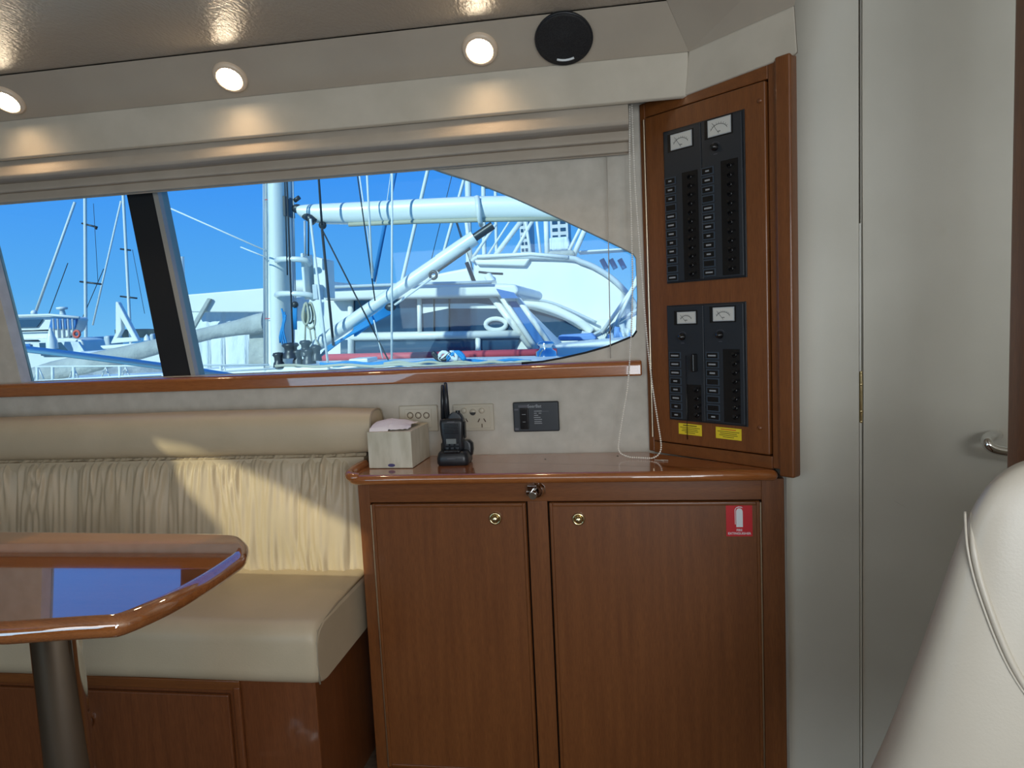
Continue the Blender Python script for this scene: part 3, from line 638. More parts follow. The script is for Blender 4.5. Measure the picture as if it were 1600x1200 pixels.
# little knot of cord lying on the countertop
kn = atz(1035, 719, ZC+.002)
tag(MB('cord').tube(smoothpath([kn+Vector((-.02, .004, 0)), kn+Vector((-.008, .001, 0)), kn+Vector((0, -.006, 0)), kn+Vector((.002, -.012, 0))]), .0012, 5).tube(smoothpath([kn+Vector((-.004, .004, 0)), kn+Vector((.006, 0, 0)), kn+Vector((.014, -.003, 0))]), .0012, 5).build('cord_end', None), 'short frayed cord end lying on the countertop below the bead chain', 'cord')

# ------------------------------------------------------------------ wall fittings
def plate(px0, py0, px1, py1, name, label, cat):
    a, b = at(px0, py0, YW), at(px1, py1, YW); t = thing(name, ((a.x+b.x)/2, YW, b.z), label, cat)
    pb = MB('outlet_plastic').box((a.x, YW-.008, b.z), (b.x, YW-.0002, a.z)).build('plate', t, bevel=.003, seg=3)
    return t, a.x, b.x, b.z, a.z
t, x0, x1, z0, z1 = plate(624, 634, 686, 673, 'light_switch', 'cream switch plate with three round dimples behind the tissue box', 'light switch')
MB('outlet_plastic').box((x0+.018, YW-.010, z0+.012), (x1-.018, YW-.007, z1-.010)).build('insert', t, bevel=.001)
for k in range(3):
    c = at(641+k*12.6, 649, YW-.010); m = MB('outlet_slot').tube([(c.x+.0085*math.cos(a), YW-.0102, c.z+.0085*math.sin(a)) for a in [2*PI*j/24 for j in range(24)]], .0009, 5, True); m.build('dimple_ring', t)
    MB('outlet_plastic').lathe((c.x, YW-.010, c.z), (0, -1, 0), [(0, .0075), (.003, .007), (.0045, .004), (.005, .0001)], 20).build('button', t)
t, x0, x1, z0, z1 = plate(708, 632, 773, 672, 'power_socket', 'cream double power socket right of the radio', 'power socket')
MB('outlet_plastic').box((x0+.010, YW-.0095, z0+.008), (x1-.010, YW-.0075, z1-.007)).build('insert', t, bevel=.001)
for k, px in enumerate((725, 753)):
    c = at(px, 641.5, YW-.009); MB('outlet_plastic').lathe(c, (0, -1, 0), [(0, .0082), (.004, .0078), (.006, .005), (.0062, .0001)], 20).build('rocker', t, )
    s_ = MB('outlet_slot'); c = at(px, 660, YW-.0098)
    for ox, oz, an in ((-.0085, .006, -.5), (.0085, .006, .5), (0, -.009, 0)):
        s_.T = TY(YW-.0098, c.x+ox, c.z+oz) @ Matrix.Rotation(an, 4, 'Z'); s_.box((-.0013, -.0055, -.0002), (.0013, .0055, .0008)); 
    s_.T = None; s_.build('socket_slots', t)
c = at(739, 644, YW-.0095)
MB('outlet_plastic').lathe(c, (0, -1, 0), [(0, .0095), (.003, .0092), (.0035, .0001)], 24).build('indicator', t)
MB('outlet_dark').curve([[(.0085*math.cos(a), .0085*math.sin(a)) for a in [-PI+PI*j/12 for j in range(13)]]], .001, TY(YW-.0133, c.x, c.z)).build('indicator_shade', t)
# black remote panel
a, b = at(802, 628, YW), at(875, 672.5, YW)
t = thing('remote_panel', ((a.x+b.x)/2, YW, b.z), 'black control panel on the wall above the countertop', 'control panel')
MB('panel_black').box((a.x, YW-.014, b.z), (b.x, YW-.0002, a.z)).build('housing', t, bevel=.004, seg=3)
w, h = b.x-a.x, a.z-b.z; X = lambda u: a.x+w*u; Z = lambda v: a.z-h*v
MB('switch_black').box((X(.15), YW-.019, Z(.90)), (X(.34), YW-.013, Z(.20))).build('rocker_switch', t, bevel=.002)
tx = MB('print_grey').curve(None, .0004, TY(YW-.0146, X(.475), Z(.145)), 'SeerBat', .0125, bold=.00015); tx.use('print_dim').box((X(.12), YW-.0146, Z(.175)), (X(.34), YW-.0142, Z(.10)))
tx.use('print_grey')
for u0, u1, v in ((.46, .63, .31), (.46, .52, .38), (.56, .62, .38), (.46, .55, .45), (.45, .60, .52), (.46, .63, .59), (.46, .62, .66), (.46, .63, .72)): tx.box((X(u0), YW-.0145, Z(v+.012)), (X(u1), YW-.0141, Z(v-.012)))
tx.use('print_dim').box((X(.63), YW-.0145, Z(.33)), (X(.78), YW-.0141, Z(.31))).box((X(.03), YW-.0145, Z(.27)), (X(.12), YW-.0141, Z(.22))).box((X(.03), YW-.0145, Z(.93)), (X(.11), YW-.0141, Z(.86)))
tx.use('print_grey').box((X(.20), YW-.0192, Z(.41)), (X(.28), YW-.0188, Z(.395))).box((X(.21), YW-.0192, Z(.66)), (X(.27), YW-.0188, Z(.645)))
tx.build('lettering', t)

# ------------------------------------------------------------------ tissue box
p1, p2, p3 = atz(574, 731, ZC), atz(645, 732, ZC), atz(681, 711, ZC)
p1 = atz(577, 732.5, ZC); ex = (p2-p1); wl = ex.length; ex.normalize(); ey = (p3-p2); dl_ = ey.length; ey.normalize(); ey = Vector((-ex.y, ex.x, 0))
hB = at(643, 675, p2.y).z-ZC
tbx = thing('tissue_box', (p1+p2)/2+ey*.07, 'cream cardboard tissue box with a tissue sticking out on the countertop end', 'tissue box')
TT = Matrix((ex, ey, Vector((0, 0, 1)))).transposed().to_4x4(); TT.translation = Vector((p1.x, p1.y, ZC+.0012))
dB = .155
m = MB('cardboard_print'); m.T = TT; m.box((0, 0, 0), (wl, dB, hB)); m.build('carton', tbx, bevel=.0012)
m = MB('logo_blue'); m.T = TT
m.lathe((wl*.5, -.0002, hB*.07), (0, -1, 0), [(0, .0001)], 3)
m.add([(wl*.52+.010*math.cos(a), -.0004, hB*.08+.0045*math.sin(a)) for a in [2*PI*k/20 for k in range(20)]], [tuple(range(20))]); m.build('emblem', tbx)
m = MB('outlet_slot'); m.T = TT; m.add([(wl*.45+.03*math.cos(a), .075+.048*math.sin(a), hB+.0005) for a in [2*PI*k/24 for k in range(24)]], [tuple(range(24))]); m.build('slot', tbx)
def tis(u, v):
    x = wl*(.02+.86*u); y = .02+.12*v
    lift = .020*math.sin(PI*v)**.8*(.25+.75*math.sin(PI*(u*.75+.22)))
    return Vector((x+.006*noise.noise(Vector((v*4, u*3, 5))), y-.012*(1-u), hB+.003+abs(lift)+.004*abs(noise.noise(Vector((u*7, v*9, 2)))) - (.006 if v < .04 and u < .5 else 0)))
m = MB('tissue_paper'); m.T = TT; m.grid(tis, 28, 22); o_ = m.build('tissue', tbx, fix=False)
# ------------------------------------------------------------------ handheld radio and its cradle
rc = atz(709, 726, ZC); RX, RY = rc.x, rc.y+.018
cr_ = thing('charging_cradle', (RX, RY, ZC), 'black charging cradle holding the handheld radio', 'charger')
def rrect(cx, cy, hx, hy, z, r, n=5):
    return [Vector((cx+sx*(hx-r)+r*math.cos(a), cy+sy_*(hy-r)+r*math.sin(a), z)) for sx, sy_, a0 in ((1, 1, 0), (-1, 1, PI/2), (-1, -1, PI), (1, -1, 1.5*PI)) for a in [a0+PI/2*k/n for k in range(n+1)]]
m = MB('black_plastic').loft([rrect(RX, RY, hx, hy, ZC+z, .014) for hx, hy, z in ((.040, .034, .0005), (.043, .037, .006), (.043, .037, .020), (.040, .034, .032), (.036, .030, .037))]); m.build('base', cr_)
m = MB('black_plastic').loft([rrect(RX+.004, RY+.018, hx, .014, ZC+z, .010) for hx, z in ((.042, .02), (.045, .035), (.044, .052), (.036, .060))]); m.build('rear_cup', cr_)
m = MB('print_dim').box((RX-.012, RY-.0385, ZC+.019), (RX+.010, RY-.0365, ZC+.0215)); m.build('lettering', cr_)
m = MB('switch_black').box((RX-.022, RY-.034, ZC+.031), (RX+.022, RY-.020, ZC+.042)); m.build('front_lip', cr_, bevel=.003)
rd = thing('handheld_radio', (RX, RY, ZC+.038), 'black handheld two way radio standing in its cradle', 'two way radio')
zR = ZC+.0385; top = at(705, 655, RY-.02).z
hR = top-zR
m = MB('black_plastic').loft([rrect(RX-.002, RY+.002, hx, hy, zR+z*hR, .008) for hx, hy, z in ((.028, .016, 0), (.030, .018, .06), (.0285, .018, .30), (.031, .019, .5), (.0325, .019, .85), (.031, .018, .97), (.028, .015, 1.0))]); m.build('body', rd)
m = MB('panel_black').loft([rrect(RX+.007, RY+.004, hx, .012, top+z, .006) for hx, z in ((.022, -.002), (.017, .008), (.012, .013), (.009, .015))]); m.build('shoulder', rd)
aT1 = at(696, 600, RY+.004); aT0 = at(699, 655, RY+.004)
m = MB('black_plastic').tube([aT0, aT0*.5+aT1*.5, aT1], [.0075, .0068, .0048], 14); m.ball(aT1, .0048); m.build('antenna', rd)
aU1 = at(691, 603, RY+.008); aU0 = at(692, 655, RY+.008); m = MB('black_plastic').tube([aU0, aU0*.5+aU1*.5, aU1], [.006, .0055, .0040], 12); m.ball(aU1, .004); m.build('antenna', rd)
kz = at(715, 645, RY); m = MB('switch_black').cyl((kz.x, RY+.002, kz.z-.012), (kz.x, RY+.002, kz.z+.006), .0062, n=18); m.build('volume_knob', rd)
yf = RY+.002-.0195
a, b = at(697, 686, yf), at(713, 693.5, yf); m = MB('lcd').box((a.x, yf-.0012, b.z), (b.x, yf+.003, a.z)); m.build('display', rd, bevel=.0005)
m = MB('switch_black')
for k in range(7): z = top-.014-k*.0042; m.box((RX-.022, yf-.0006, z), (RX+.018, yf+.002, z+.0016))
m.build('speaker_slots', rd)
m = MB('panel_black')
for i in range(3):
    for j in range(2): m.box((RX-.020+i*.014, yf-.002, zR+.012-j*.009), (RX-.011+i*.014, yf+.003, zR+.018-j*.009))
m.build('keypad', rd, bevel=.001)
m = MB('print_dim').box((RX-.012, yf-.001, top-.009), (RX+.008, yf+.001, top-.0065)); m.build('lettering', rd)
m = MB('switch_black').box((RX+.0295, RY-.008, zR+.03), (RX+.034, RY+.008, zR+.075)); m.build('side_button', rd, bevel=.002)

# ------------------------------------------------------------------ helm chair back in the foreground
YC = .86
sil = [(1272, 1400), (1340, 1230), (1384, 1130), (1430, 1010), (1462, 920), (1485, 855), (1508, 800), (1530, 765), (1552, 742), (1580, 724), (1612, 714)]
lv = []; xc = .86
zb_c, zt_c = at(*sil[0], .96).z, at(*sil[-1], .90).z
for x, y in sil:
    q = at(x, y, .95); k = min(1, max(0, (q.z-zb_c)/(zt_c-zb_c))); q = at(x, y, .90+.06*(1-k)+.22*(.035+.12*(1-k)**.8)); lv.append((q.x, q.z))
hch = thing('helm_chair', (xc-.1, .9, 0), 'white leather chair back at the right edge of the photo', 'chair')
def chring(z, xl):
    k = (z-lv[0][1])/(lv[-1][1]-lv[0][1]); hy = .035+.12*(1-k)**.8; hx = xc-xl; out = []
    for j in range(72):
        a = 2*PI*j/72; co, si = math.cos(a), math.sin(a); ee = 2/2.5
        out.append(Vector((xc+hx*math.copysign(abs(co)**ee, co), .90+.06*(1-k)+hy*math.copysign(abs(si)**ee, si), z)))
    return out
pts = smoothpath([(x, 0, z) for x, z in lv], 5)
top_r = [(pts[-1].x+(xc-pts[-1].x)*(1-math.cos(t_*PI/2)) , pts[-1].z+.018*math.sin(t_*PI/2)) for t_ in (.3, .6, .85, .97)]
rings = [chring(p.z, p.x) for p in pts]
for xx, zz in top_r:
    r_ = chring(pts[-1].z, xx)
    rings.append([Vector((p.x, .90+(p.y-.90)*((xc-xx)/(xc-pts[-1].x))**.8, zz)) for p in r_])
MB('white_leather').loft(rings).build('backrest', hch, sub=1)
# piping over the back surface
pip = []
for px, py in ((1521, 772), (1517, 800), (1520, 850), (1530, 900), (1546, 950), (1565, 1000), (1586, 1045), (1615, 1090), (1660, 1140)):
    lo_, hi_ = .5, 1.2
    def inside(P):
        if P.z > pts[-1].z: return False
        for i in range(len(pts)-1):
            if pts[i].z <= P.z <= pts[i+1].z:
                f_ = (P.z-pts[i].z)/(pts[i+1].z-pts[i].z); xl = pts[i].x+(pts[i+1].x-pts[i].x)*f_; break
        else: return False
        k = (P.z-lv[0][1])/(lv[-1][1]-lv[0][1]); hy = .035+.12*(1-k)**.8; hx = xc-xl
        return (abs(P.x-xc)/hx)**2.5+(abs(P.y-(.90+.06*(1-k)))/hy)**2.5 < 1
    Yh = None
    for i in range(400):
        Y_ = .6+i*.001
        if inside(at(px, py, Y_)): Yh = Y_; break
    if Yh: pip.append(at(px, py, Yh-.0005))
if len(pip) > 2:
    sp_ = smoothpath(pip, 6)
    MB('white_leather').tube(sp_, [.0042*min(1, .12+i/9) for i in range(len(sp_))], 8).build('piping', hch)
    MB('white_leather').tube([p+Vector((-.006, .0015, 0)) for p in sp_], .0016, 6).build('stitching', hch)
MB('white_leather').box((.62, .84, .40), (1.2, 1.10, .52)).build('seat', hch, bevel=.03, seg=4)
MB('steel').cyl((.86, .98, 0), (.86, .98, .42), .05).build('pedestal', hch)

#EXTERIOR
# ------------------------------------------------------------------ exterior: marina
ZW = -1.0
struct('trim_10', MB('sea_water').box((-900, 3, ZW-.2), (900, 1500, ZW)), 'blue harbour water of the marina', 'water')
bpy.data.objects['trim_10'].name = 'water'
def hill(u):
    x = -700+1400*u
    return x, 8+10*max(0, noise.noise(Vector((x*.006, 0, 2)))+.45)+2*noise.noise(Vector((x*.05, 0, 2)))
hp_ = [hill(k/160) for k in range(161)]
struct('distant_shore', MB('hill_trees').prism([(-700, 900, ZW)]+[(x, 900, z*.8) for x, z in hp_]+[(700, 900, ZW)], (0, 60, 0)), 'low dark wooded hills on the far shore', 'hill')
def P(pts, Y): return [at(x, y, Y) for x, y in pts]
def pr(mb, pts, Y, d): return mb.prism(P(pts, Y), (0, d, 0))
def wire(mb, a, b, Y, r, Y2=None): return mb.tube([at(*a, Y), at(*b, Y2 or Y)], r, 6)

# --- neighbouring sailing yacht, 6 m out
YS = 6.0
base = at(440, 575, YS)
sy_ = thing('sailing_yacht', (base.x, YS, ZW), 'white masted sailing yacht moored closest beyond the window', 'sailboat')
hull = []
for k in range(25):
    u = k/24; x = -9.5+14*u; wdt = .95*math.sin(PI*min(1, .12+.85*u))**.5; 
    zd = at(500, 572, YS+1.0).z
    hull.append([Vector((x, YS+.1-wdt, zd)), Vector((x, YS+.1-wdt*.8, ZW)), Vector((x, YS+.1+wdt*.8, ZW)), Vector((x, YS+.1+wdt, zd))])
MB('gelcoat').loft(hull, False).build('hull', sy_)
zdk = zd
# coachroof and clutter at the mast foot
MB('gelcoat').prism([at(420, 573, YS-.3), at(600, 568, YS-.3), at(860, 563, YS-.3), at(900, 585, YS-.3), at(400, 590, YS-.3)], (0, .7, 0)).build('coachroof', sy_, bevel=.03)
# mast with luff track
mL, mR = 427, 456
m0, m1 = at((mL+mR)/2, 575, YS), at((mL+mR)/2-6, 250, YS)
up_ = (m1-m0).normalized(); mtop = m0+up_*6.5; mr = (at(mR, 400, YS)-at(mL, 400, YS)).length/2
msec = []
for P_ in (m0, mtop):
    msec.append([P_+Vector((mr*math.cos(a)*(1.0), mr*1.5*math.sin(a), 0)) for a in [2*PI*k/32 for k in range(32)]])
MB('alu_paint').loft(msec).build('mast', sy_)
tk = MB('gelcoat').prism([at(414, 575, YS+.02), at(427, 575, YS+.02), at(427, 200, YS+.02), at(414, 200, YS+.02)], (0, .08, 0)); tk.build('sail_track', sy_)
for px in (414, 427): MB('alu_grey').tube([at(px+1, 575, YS), at(px, 200, YS)], .008, 6).build('track_edge', sy_)
for py in (312, 498): MB('red_rail').tube([at(414, py, YS-.01), at(430, py-1, YS-.01)], .004, 5).build('mast_band', sy_)
MB('alu_grey').prism([at(448, 575, YS+.12), at(457, 575, YS+.12), at(455, 200, YS+.12), at(446, 200, YS+.12)], (0, .05, 0)).build('mast_side_groove', sy_)
# gooseneck
g = MB('dark_fitting').box(at(443, 337, YS-.08), at(459, 311, YS+.1)); g.ball(at(464, 326, YS), .05, sc=(1, .8, .8)); g.tube([at(460, 314, YS), at(468, 308, YS)], .02, 8); g.build('gooseneck', sy_)
# boom: flat tapered furling boom
bs = []
bk = [(470, 323, 338), (474, 321, 342), (482, 320, 346), (500, 319, 350), (560, 316, 351), (640, 312, 348), (740, 307, 345), (830, 306, 344), (920, 312, 346)]
for j in range(61):
    px = 470+450*(j/60)**1.6
    for q_ in range(len(bk)-1):
        if bk[q_][0] <= px <= bk[q_+1][0]:
            f_ = (px-bk[q_][0])/(bk[q_+1][0]-bk[q_][0]); t0 = bk[q_][1]*(1-f_)+bk[q_+1][1]*f_; b0 = bk[q_][2]*(1-f_)+bk[q_+1][2]*f_
    a_, b_ = at(px, t0, YS), at(px, b0, YS); c_ = (a_+b_)/2; hh = (a_-b_).length/2
    bs.append([c_+Vector((0, .09*math.copysign(abs(math.cos(q))**.7, math.cos(q)), hh*math.copysign(abs(math.sin(q))**.8, math.sin(q)))) for q in [2*PI*k/24 for k in range(24)]])
MB('alu_paint').loft(bs).build('boom', sy_)
MB('rope_tan').tube([at(545, 351, YS-.05), at(640, 347, YS-.06), at(745, 344, YS-.06), at(885, 342, YS-.06)], .018, 8).build('boom_track', sy_)
MB('alu_paint').tube([at(745, 307, YS-.10), at(747, 325, YS-.13), at(750, 345, YS-.12), at(752, 352, YS)], .022, 8).build('boom_strap', sy_)
MB('dark_fitting').tube([at(477, 337, YS-.05), at(484, 341, YS-.09), at(491, 347, YS-.09)], .035, 10).build('boom_block', sy_)
MB('dark_fitting').ball(at(504, 352, YS-.05), .035).build('boom_block', sy_)
# rigid vang
v0, v1 = at(500, 536, YS-.12), at(770, 352, YS-.05)
MB('alu_paint').cyl(v0, v0.lerp(v1, .72), .058, n=24).build('vang_tube', sy_)
MB('alu_paint').cyl(v0.lerp(v1, .70), v0.lerp(v1, .90), .063, n=24).build('vang_sleeve', sy_)
MB('dark_fitting').cyl(v0.lerp(v1, .90), v1, .035).build('vang_end', sy_)
MB('gelcoat_grey').cyl(v0.lerp(v1, -.10), v0, .055).build('vang_foot', sy_)
for k in range(7):
    MB('rope_blue').tube([at(500+k*2, 557-k*2.5, YS-.20), at(604+k*1.4, 479+k*1.6, YS-.18)], .010, 6).build('tackle_rope', sy_)
MB('rope_blue').prism([at(552, 512, YS-.16), at(606, 478, YS-.16), at(608, 486, YS-.16), at(553, 526, YS-.16)], (0, .05, 0)).build('tackle_sheath', sy_)
MB('dark_fitting').ball(at(610, 480, YS-.18), .05, sc=(1, .5, .7)).build('tackle_block', sy_)
MB('rope_white').tube([at(616, 477, YS-.18), at(677, 433, YS-.12)], .010, 6).build('tackle_rope', sy_)
MB('dark_fitting').tube([at(677, 430, YS-.12)+Vector((.03*math.cos(a), 0, .03*math.sin(a))) for a in [2*PI*k/12 for k in range(12)]], .013, 6, True).build('shackle', sy_)
MB('rope_dark').tube([at(684, 424, YS-.12), at(735, 388, YS-.1)], .010, 6).build('tackle_rope', sy_)
# instrument box on the mast
for py, x1_ in ((407, 478), (461, 484)):
    MB('alu_paint').tube(smoothpath([at(432, py, YS-.14), at(440, py-2, YS-.26), at(462, py-2, YS-.28), at(x1_, py, YS-.25), at(x1_+6, py+6, YS-.2)]), .024, 10).build('bracket', sy_)
MB('gelcoat').box(at(474, 468, YS-.22), at(489, 398, YS-.02)).build('radar_post', sy_, bevel=.01)
MB('gelcoat').prism(P([(489, 400), (508, 405), (510, 466), (490, 462)], YS-.12), (0, .2, 0)).build('radar_housing', sy_, bevel=.01)
MB('gelcoat_grey').box(at(489, 468, YS-.25), at(505, 445, YS-.12)).build('junction_box', sy_, bevel=.006)
# coiled halyard
for k in range(7):
    cx = 481+random.uniform(-5, 5); w_ = random.uniform(5, 11); y1_ = random.uniform(500, 517)
    MB('rope_tan').tube([at(cx+w_*math.sin(a)*(.4+.6*(1-math.cos(a))/2), 473+(y1_-473)*(1-math.cos(a))/2, YS-.3+k*.012) for a in [2*PI*j/22 for j in range(22)]], .009, 6, True).build('rope_coil', sy_)
for pts_ in ([(475, 475), (477, 510), (476, 560)], [(484, 515), (487, 535), (478, 545)], [(490, 500), (493, 530), (500, 540)]):
    MB('rope_tan').tube([at(*p, YS-.25) for p in pts_], .008, 6).build('hanging_line', sy_)
for k in range(4):
    MB('rope_blue').tube([at(440+2*k+3*math.sin(j*.9+k), 482+k*5+j*9, YS-.2) for j in range(7)], .008, 6).build('halyard_tail', sy_)
for k in range(3):
    MB('rope_blue').tube([at(459+2*k, 475, YS-.2), at(458+2.4*k, 515, YS-.2)], .008, 6).build('pulley_line', sy_)
MB('dark_fitting').ball(at(461, 476, YS-.2), .03).build('pulley', sy_)
# winches and organisers at the mast foot
for px, py, r_ in ((436, 567, .05), (455, 552, .075), (466, 563, .05), (483, 561, .06), (495, 556, .045), (478, 548, .05)):
    c_ = at(px, py+4, YS-.28); MB('dark_fitting').lathe(c_, (0, 0, 1), [(-.02, r_), (.02, r_*.9), (.035, r_*.7), (.07, r_*.72), (.09, r_), (.11, r_*.8), (.115, .001)], 16).build('winch', sy_)
for k, (a_, b_) in enumerate((((500, 568), (830, 563)), ((520, 571), (780, 566)), ((600, 567), (860, 566)), ((430, 572), (880, 569)))):
    n_ = 30; MB('rope_blue' if k < 2 else 'rope_tan').tube([at(a_[0]+(b_[0]-a_[0])*j/n_, a_[1]+(b_[1]-a_[1])*j/n_+1.5*math.sin(j*1.1+k), YS-.4-.05*k) for j in range(n_+1)], .012, 6).build('deck_line', sy_)
for cx, col in ((690, 'dark_fitting'), (700, 'rope_white'), (712, 'rope_blue')):
    MB(col).tube([at(cx+14*math.cos(a), 556+6*math.sin(2*a+cx), YS-.5) for a in [2*PI*j/20 for j in range(20)]], .016, 6, True).build('line_bundle', sy_)
MB('gelcoat').box(at(545, 568, YS-.35), at(590, 557, YS-.1)).build('deck_hatch', sy_, bevel=.01)
c_ = at(853, 546, YS+.3); MB('chrome').lathe(c_, (0, 0, 1), [(-.10, .10), (-.02, .09), (0, .06), (.03, .055), (.05, .085), (.07, .06), (.075, .001)], 20).build('sheet_winch', sy_)
# rigging wires
for a_, b_, r_, m_ in (((449, 430), (444, 250), .006, 'rope_dark'), ((458, 548), (447, 250), .008, 'rope_dark'), ((462, 470), (456, 200), .005, 'alu_grey'), ((485, 342), (515, 590), .011, 'rope_white'), ((493, 205), (503, 352), .010, 'rope_dark'), ((503, 356), (521, 540), .012, 'rope_dark'), ((503, 358), (608, 565), .007, 'rope_dark'), ((476, 345), (477, 400), .010, 'alu_grey'), ((482, 343), (482, 400), .007, 'rope_dark'), ((613, 180), (612, 562), .010, 'rope_white'), ((411, 150), (413, 575), .007, 'alu_grey'), ((258, 322), (416, 392), .007, 'rope_white'), ((416, 402), (376, 386), .006, 'rope_white'), ((584, 500), (598, 560), .006, 'rope_white'), ((548, 200), (586, 470), .006, 'rope_dark'), ((570, 205), (582, 435), .010, 'rope_white')):
    wire(MB(m_), a_, b_, YS-.3 if r_ > .0055 else YS, r_).build('rigging_wire', sy_)
# furled sail cover running aft from the mast
sc_ = []
for px, cy_, hh in ((414, 503, 17), (400, 506, 17), (370, 512, 13), (330, 520, 11.5), (290, 530, 12), (240, 543, 14), (190, 556, 16), (130, 570, 18), (80, 580, 17), (40, 592, 16)):
    c_ = at(px, cy_, YS+.15); h_ = hh*YS/F
    sc_.append([c_+Vector((.012*noise.noise(Vector((px, a, 0))), h_*.8*math.cos(a), h_*(1+.08*noise.noise(Vector((px*.1, a*2, 0))))*math.sin(a))) for a in [2*PI*k/20 for k in range(20)]])
MB('canvas_grey').loft(sc_).build('sail_cover', sy_)
MB('canvas_grey').prism(P([(390, 512), (413, 505), (413, 578), (388, 580)], YS+.2), (0, .15, 0)).build('sail_cover_skirt', sy_)
# guard rails
for (a_, b_) in (((55, 573), (420, 570)), ((40, 596), (430, 576))):
    wire(MB('gelcoat'), a_, b_, YS-.8, .008).build('guard_wire', sy_)
for px in (58, 82, 115, 187, 262, 345): MB('gelcoat').tube([at(px, 572, YS-.8), at(px+1, 610, YS-.8)], .012, 6).build('stanchion', sy_)
for px in (60, 115, 165, 196, 350):
    MB('gelcoat').tube([at(px-8, 594, YS-.7), at(px, 574, YS-.7), at(px+8, 592, YS-.7)], .008, 5).build('line_loop', sy_)
MB('gelcoat').prism(P([(250, 583), (330, 576), (415, 572), (415, 590), (250, 592)], YS-.2), (0, .4, 0)).build('deck_cover', sy_, bevel=.03)

# --- own boat handrail
r1, r2, r3 = at(0, 542, 3.0), at(160, 560, 3.0), at(335, 584, 3.0)
tag(MB('chrome_rail').tube(smoothpath([at(-90, 541, 3.0), r1, r2, r3, at(420, 600, 3.0)]), .0165, 14).build('handrail', None), 'polished steel side deck handrail slanting just outside the left window pane', 'rail')

# --- white canvas boat cover
YT = 10.0
cv = thing('covered_boat', (at(340, 580, YT).x, YT, ZW), 'boat under a white canvas cover left of the mast', 'covered boat')
MB('gelcoat').box((at(288, 585, YT).x, YT-.2, ZW), (at(520, 585, YT).x, YT+2.5, at(300, 596, YT).z)).build('hull', cv)
def drape(pts_top, pts_bot, Y, depth, mb, nx=50):
    def fn(u, v):
        i = u*(len(pts_top)-1); k = min(int(i), len(pts_top)-2); f_ = i-k
        tx_, ty_ = [pts_top[k][q]*(1-f_)+pts_top[k+1][q]*f_ for q in (0, 1)]; bx_, by_ = [pts_bot[k][q]*(1-f_)+pts_bot[k+1][q]*f_ for q in (0, 1)]
        w_ = .05*math.sin(u*38+2*noise.noise(Vector((u*9, 0, 0)))*3)*v
        return at(tx_*(1-v)+bx_*v, ty_*(1-v)+by_*v, Y-.25*v+w_)
    return mb.grid(fn, nx, 10)
m = drape([(284, 462), (350, 456), (412, 451), (520, 440)], [(290, 586), (350, 584), (412, 580), (520, 575)], YT, 0, MB('canvas_white'))
m.prism(P([(284, 462), (350, 456), (412, 451), (520, 440), (520, 575), (290, 586)], YT+.05), (0, 2.2, 0)); m.build('cover', cv, fix=False)
pr(MB('gelcoat'), [(283, 461), (412, 450), (455, 446), (455, 486), (412, 488), (288, 488)], YT-.35, .08).build('cover_roof', cv, bevel=.02)
pr(MB('canvas_grey'), [(296, 514), (324, 466), (329, 467), (303, 513)], YT-.42, .05).build('cover_strap', cv)
MB('gelcoat').tube([at(455, 449, YT-.6), at(512, 446, YT-.6)], .10, 12).build('awning_roll', cv)
MB('gelcoat').cyl(at(285, 468, YT+1), at(283, 401, YT+1), .05).build('pole', cv)

# --- wheelhouse motor boat
YH = 8.5
wh = thing('wheelhouse_boat', (at(680, 560, YH).x, YH, ZW), 'white wheelhouse motor boat with wide dark windows behind the boom', 'motorboat')
pr(MB('gelcoat'), [(505, 468), (770, 461), (862, 552), (862, 575), (505, 575)], YH, 2.2).build('cabin', wh, bevel=.03)
pr(MB('gelcoat'), [(506, 451), (600, 446), (770, 443), (806, 444), (812, 455), (805, 463), (770, 463), (506, 470)], YH-.25, 2.7).build('roof', wh, bevel=.05, seg=3)
MB('gelcoat_grey').tube([at(508, 449, YH-.3), at(640, 444, YH-.3), at(768, 441, YH-.3)], .02, 8).build('gutter_rail', wh)
MB('gelcoat').box((at(480, 560, YH).x, YH-.3, ZW), (at(990, 560, YH).x, YH+3, at(700, 563, YH-.3).z)).build('hull', wh, bevel=.1)
for pts_ in ([(552, 468), (653, 466), (653, 520), (552, 522)], [(659, 466), (767, 464), (809, 518), (659, 520)], [(532, 531), (743, 529), (743, 556), (532, 558)], [(751, 529), (813, 528), (799, 555), (751, 556)]):
    w_ = pr(MB('boat_glass'), pts_, YH-.035, .02).build('window', wh)
for a_, b_, w_ in (((548, 464), (770, 462), .03), ((548, 526), (815, 522), .05), ((655, 462), (656, 524), .03), ((548, 464), (548, 560), .04), ((768, 462), (835, 550), .045), ((747, 526), (747, 557), .035)):
    MB('gelcoat').tube([at(*a_, YH-.06), at(*b_, YH-.06)], w_, 8).build('window_frame', wh)
for px in (678, 702): MB('dark_fitting').tube([at(px, 464, YH-.05), at(px, 522, YH-.05)], .008, 6).build('glazing_bar', wh)
MB('gelcoat').prism(P([(660, 475), (745, 474), (790, 478), (788, 482), (700, 482), (660, 490)], YH-.034), (0, -.006, 0)).build('curtain', wh)
MB('rope_white').tube([at(775+16*math.cos(a), 507+9*math.sin(a), YH-.045) for a in [2*PI*j/20 for j in range(20)]], .03, 8, True).build('lifebuoy', wh)
pr(MB('boat_glass_blue'), [(775, 451), (803, 457), (810, 466), (784, 466)], YH-.30, .03).build('visor', wh)
pr(MB('boat_glass_blue'), [(786, 468), (806, 467), (862, 548), (846, 556)], YH-.12, .03).build('windscreen', wh)
for a_, b_ in (((772, 447), (848, 560)), ((806, 462), (866, 548)), ((784, 467), (806, 466))): MB('gelcoat').tube([at(*a_, YH-.14), at(*b_, YH-.14)], .035, 8).build('windscreen_frame', wh)
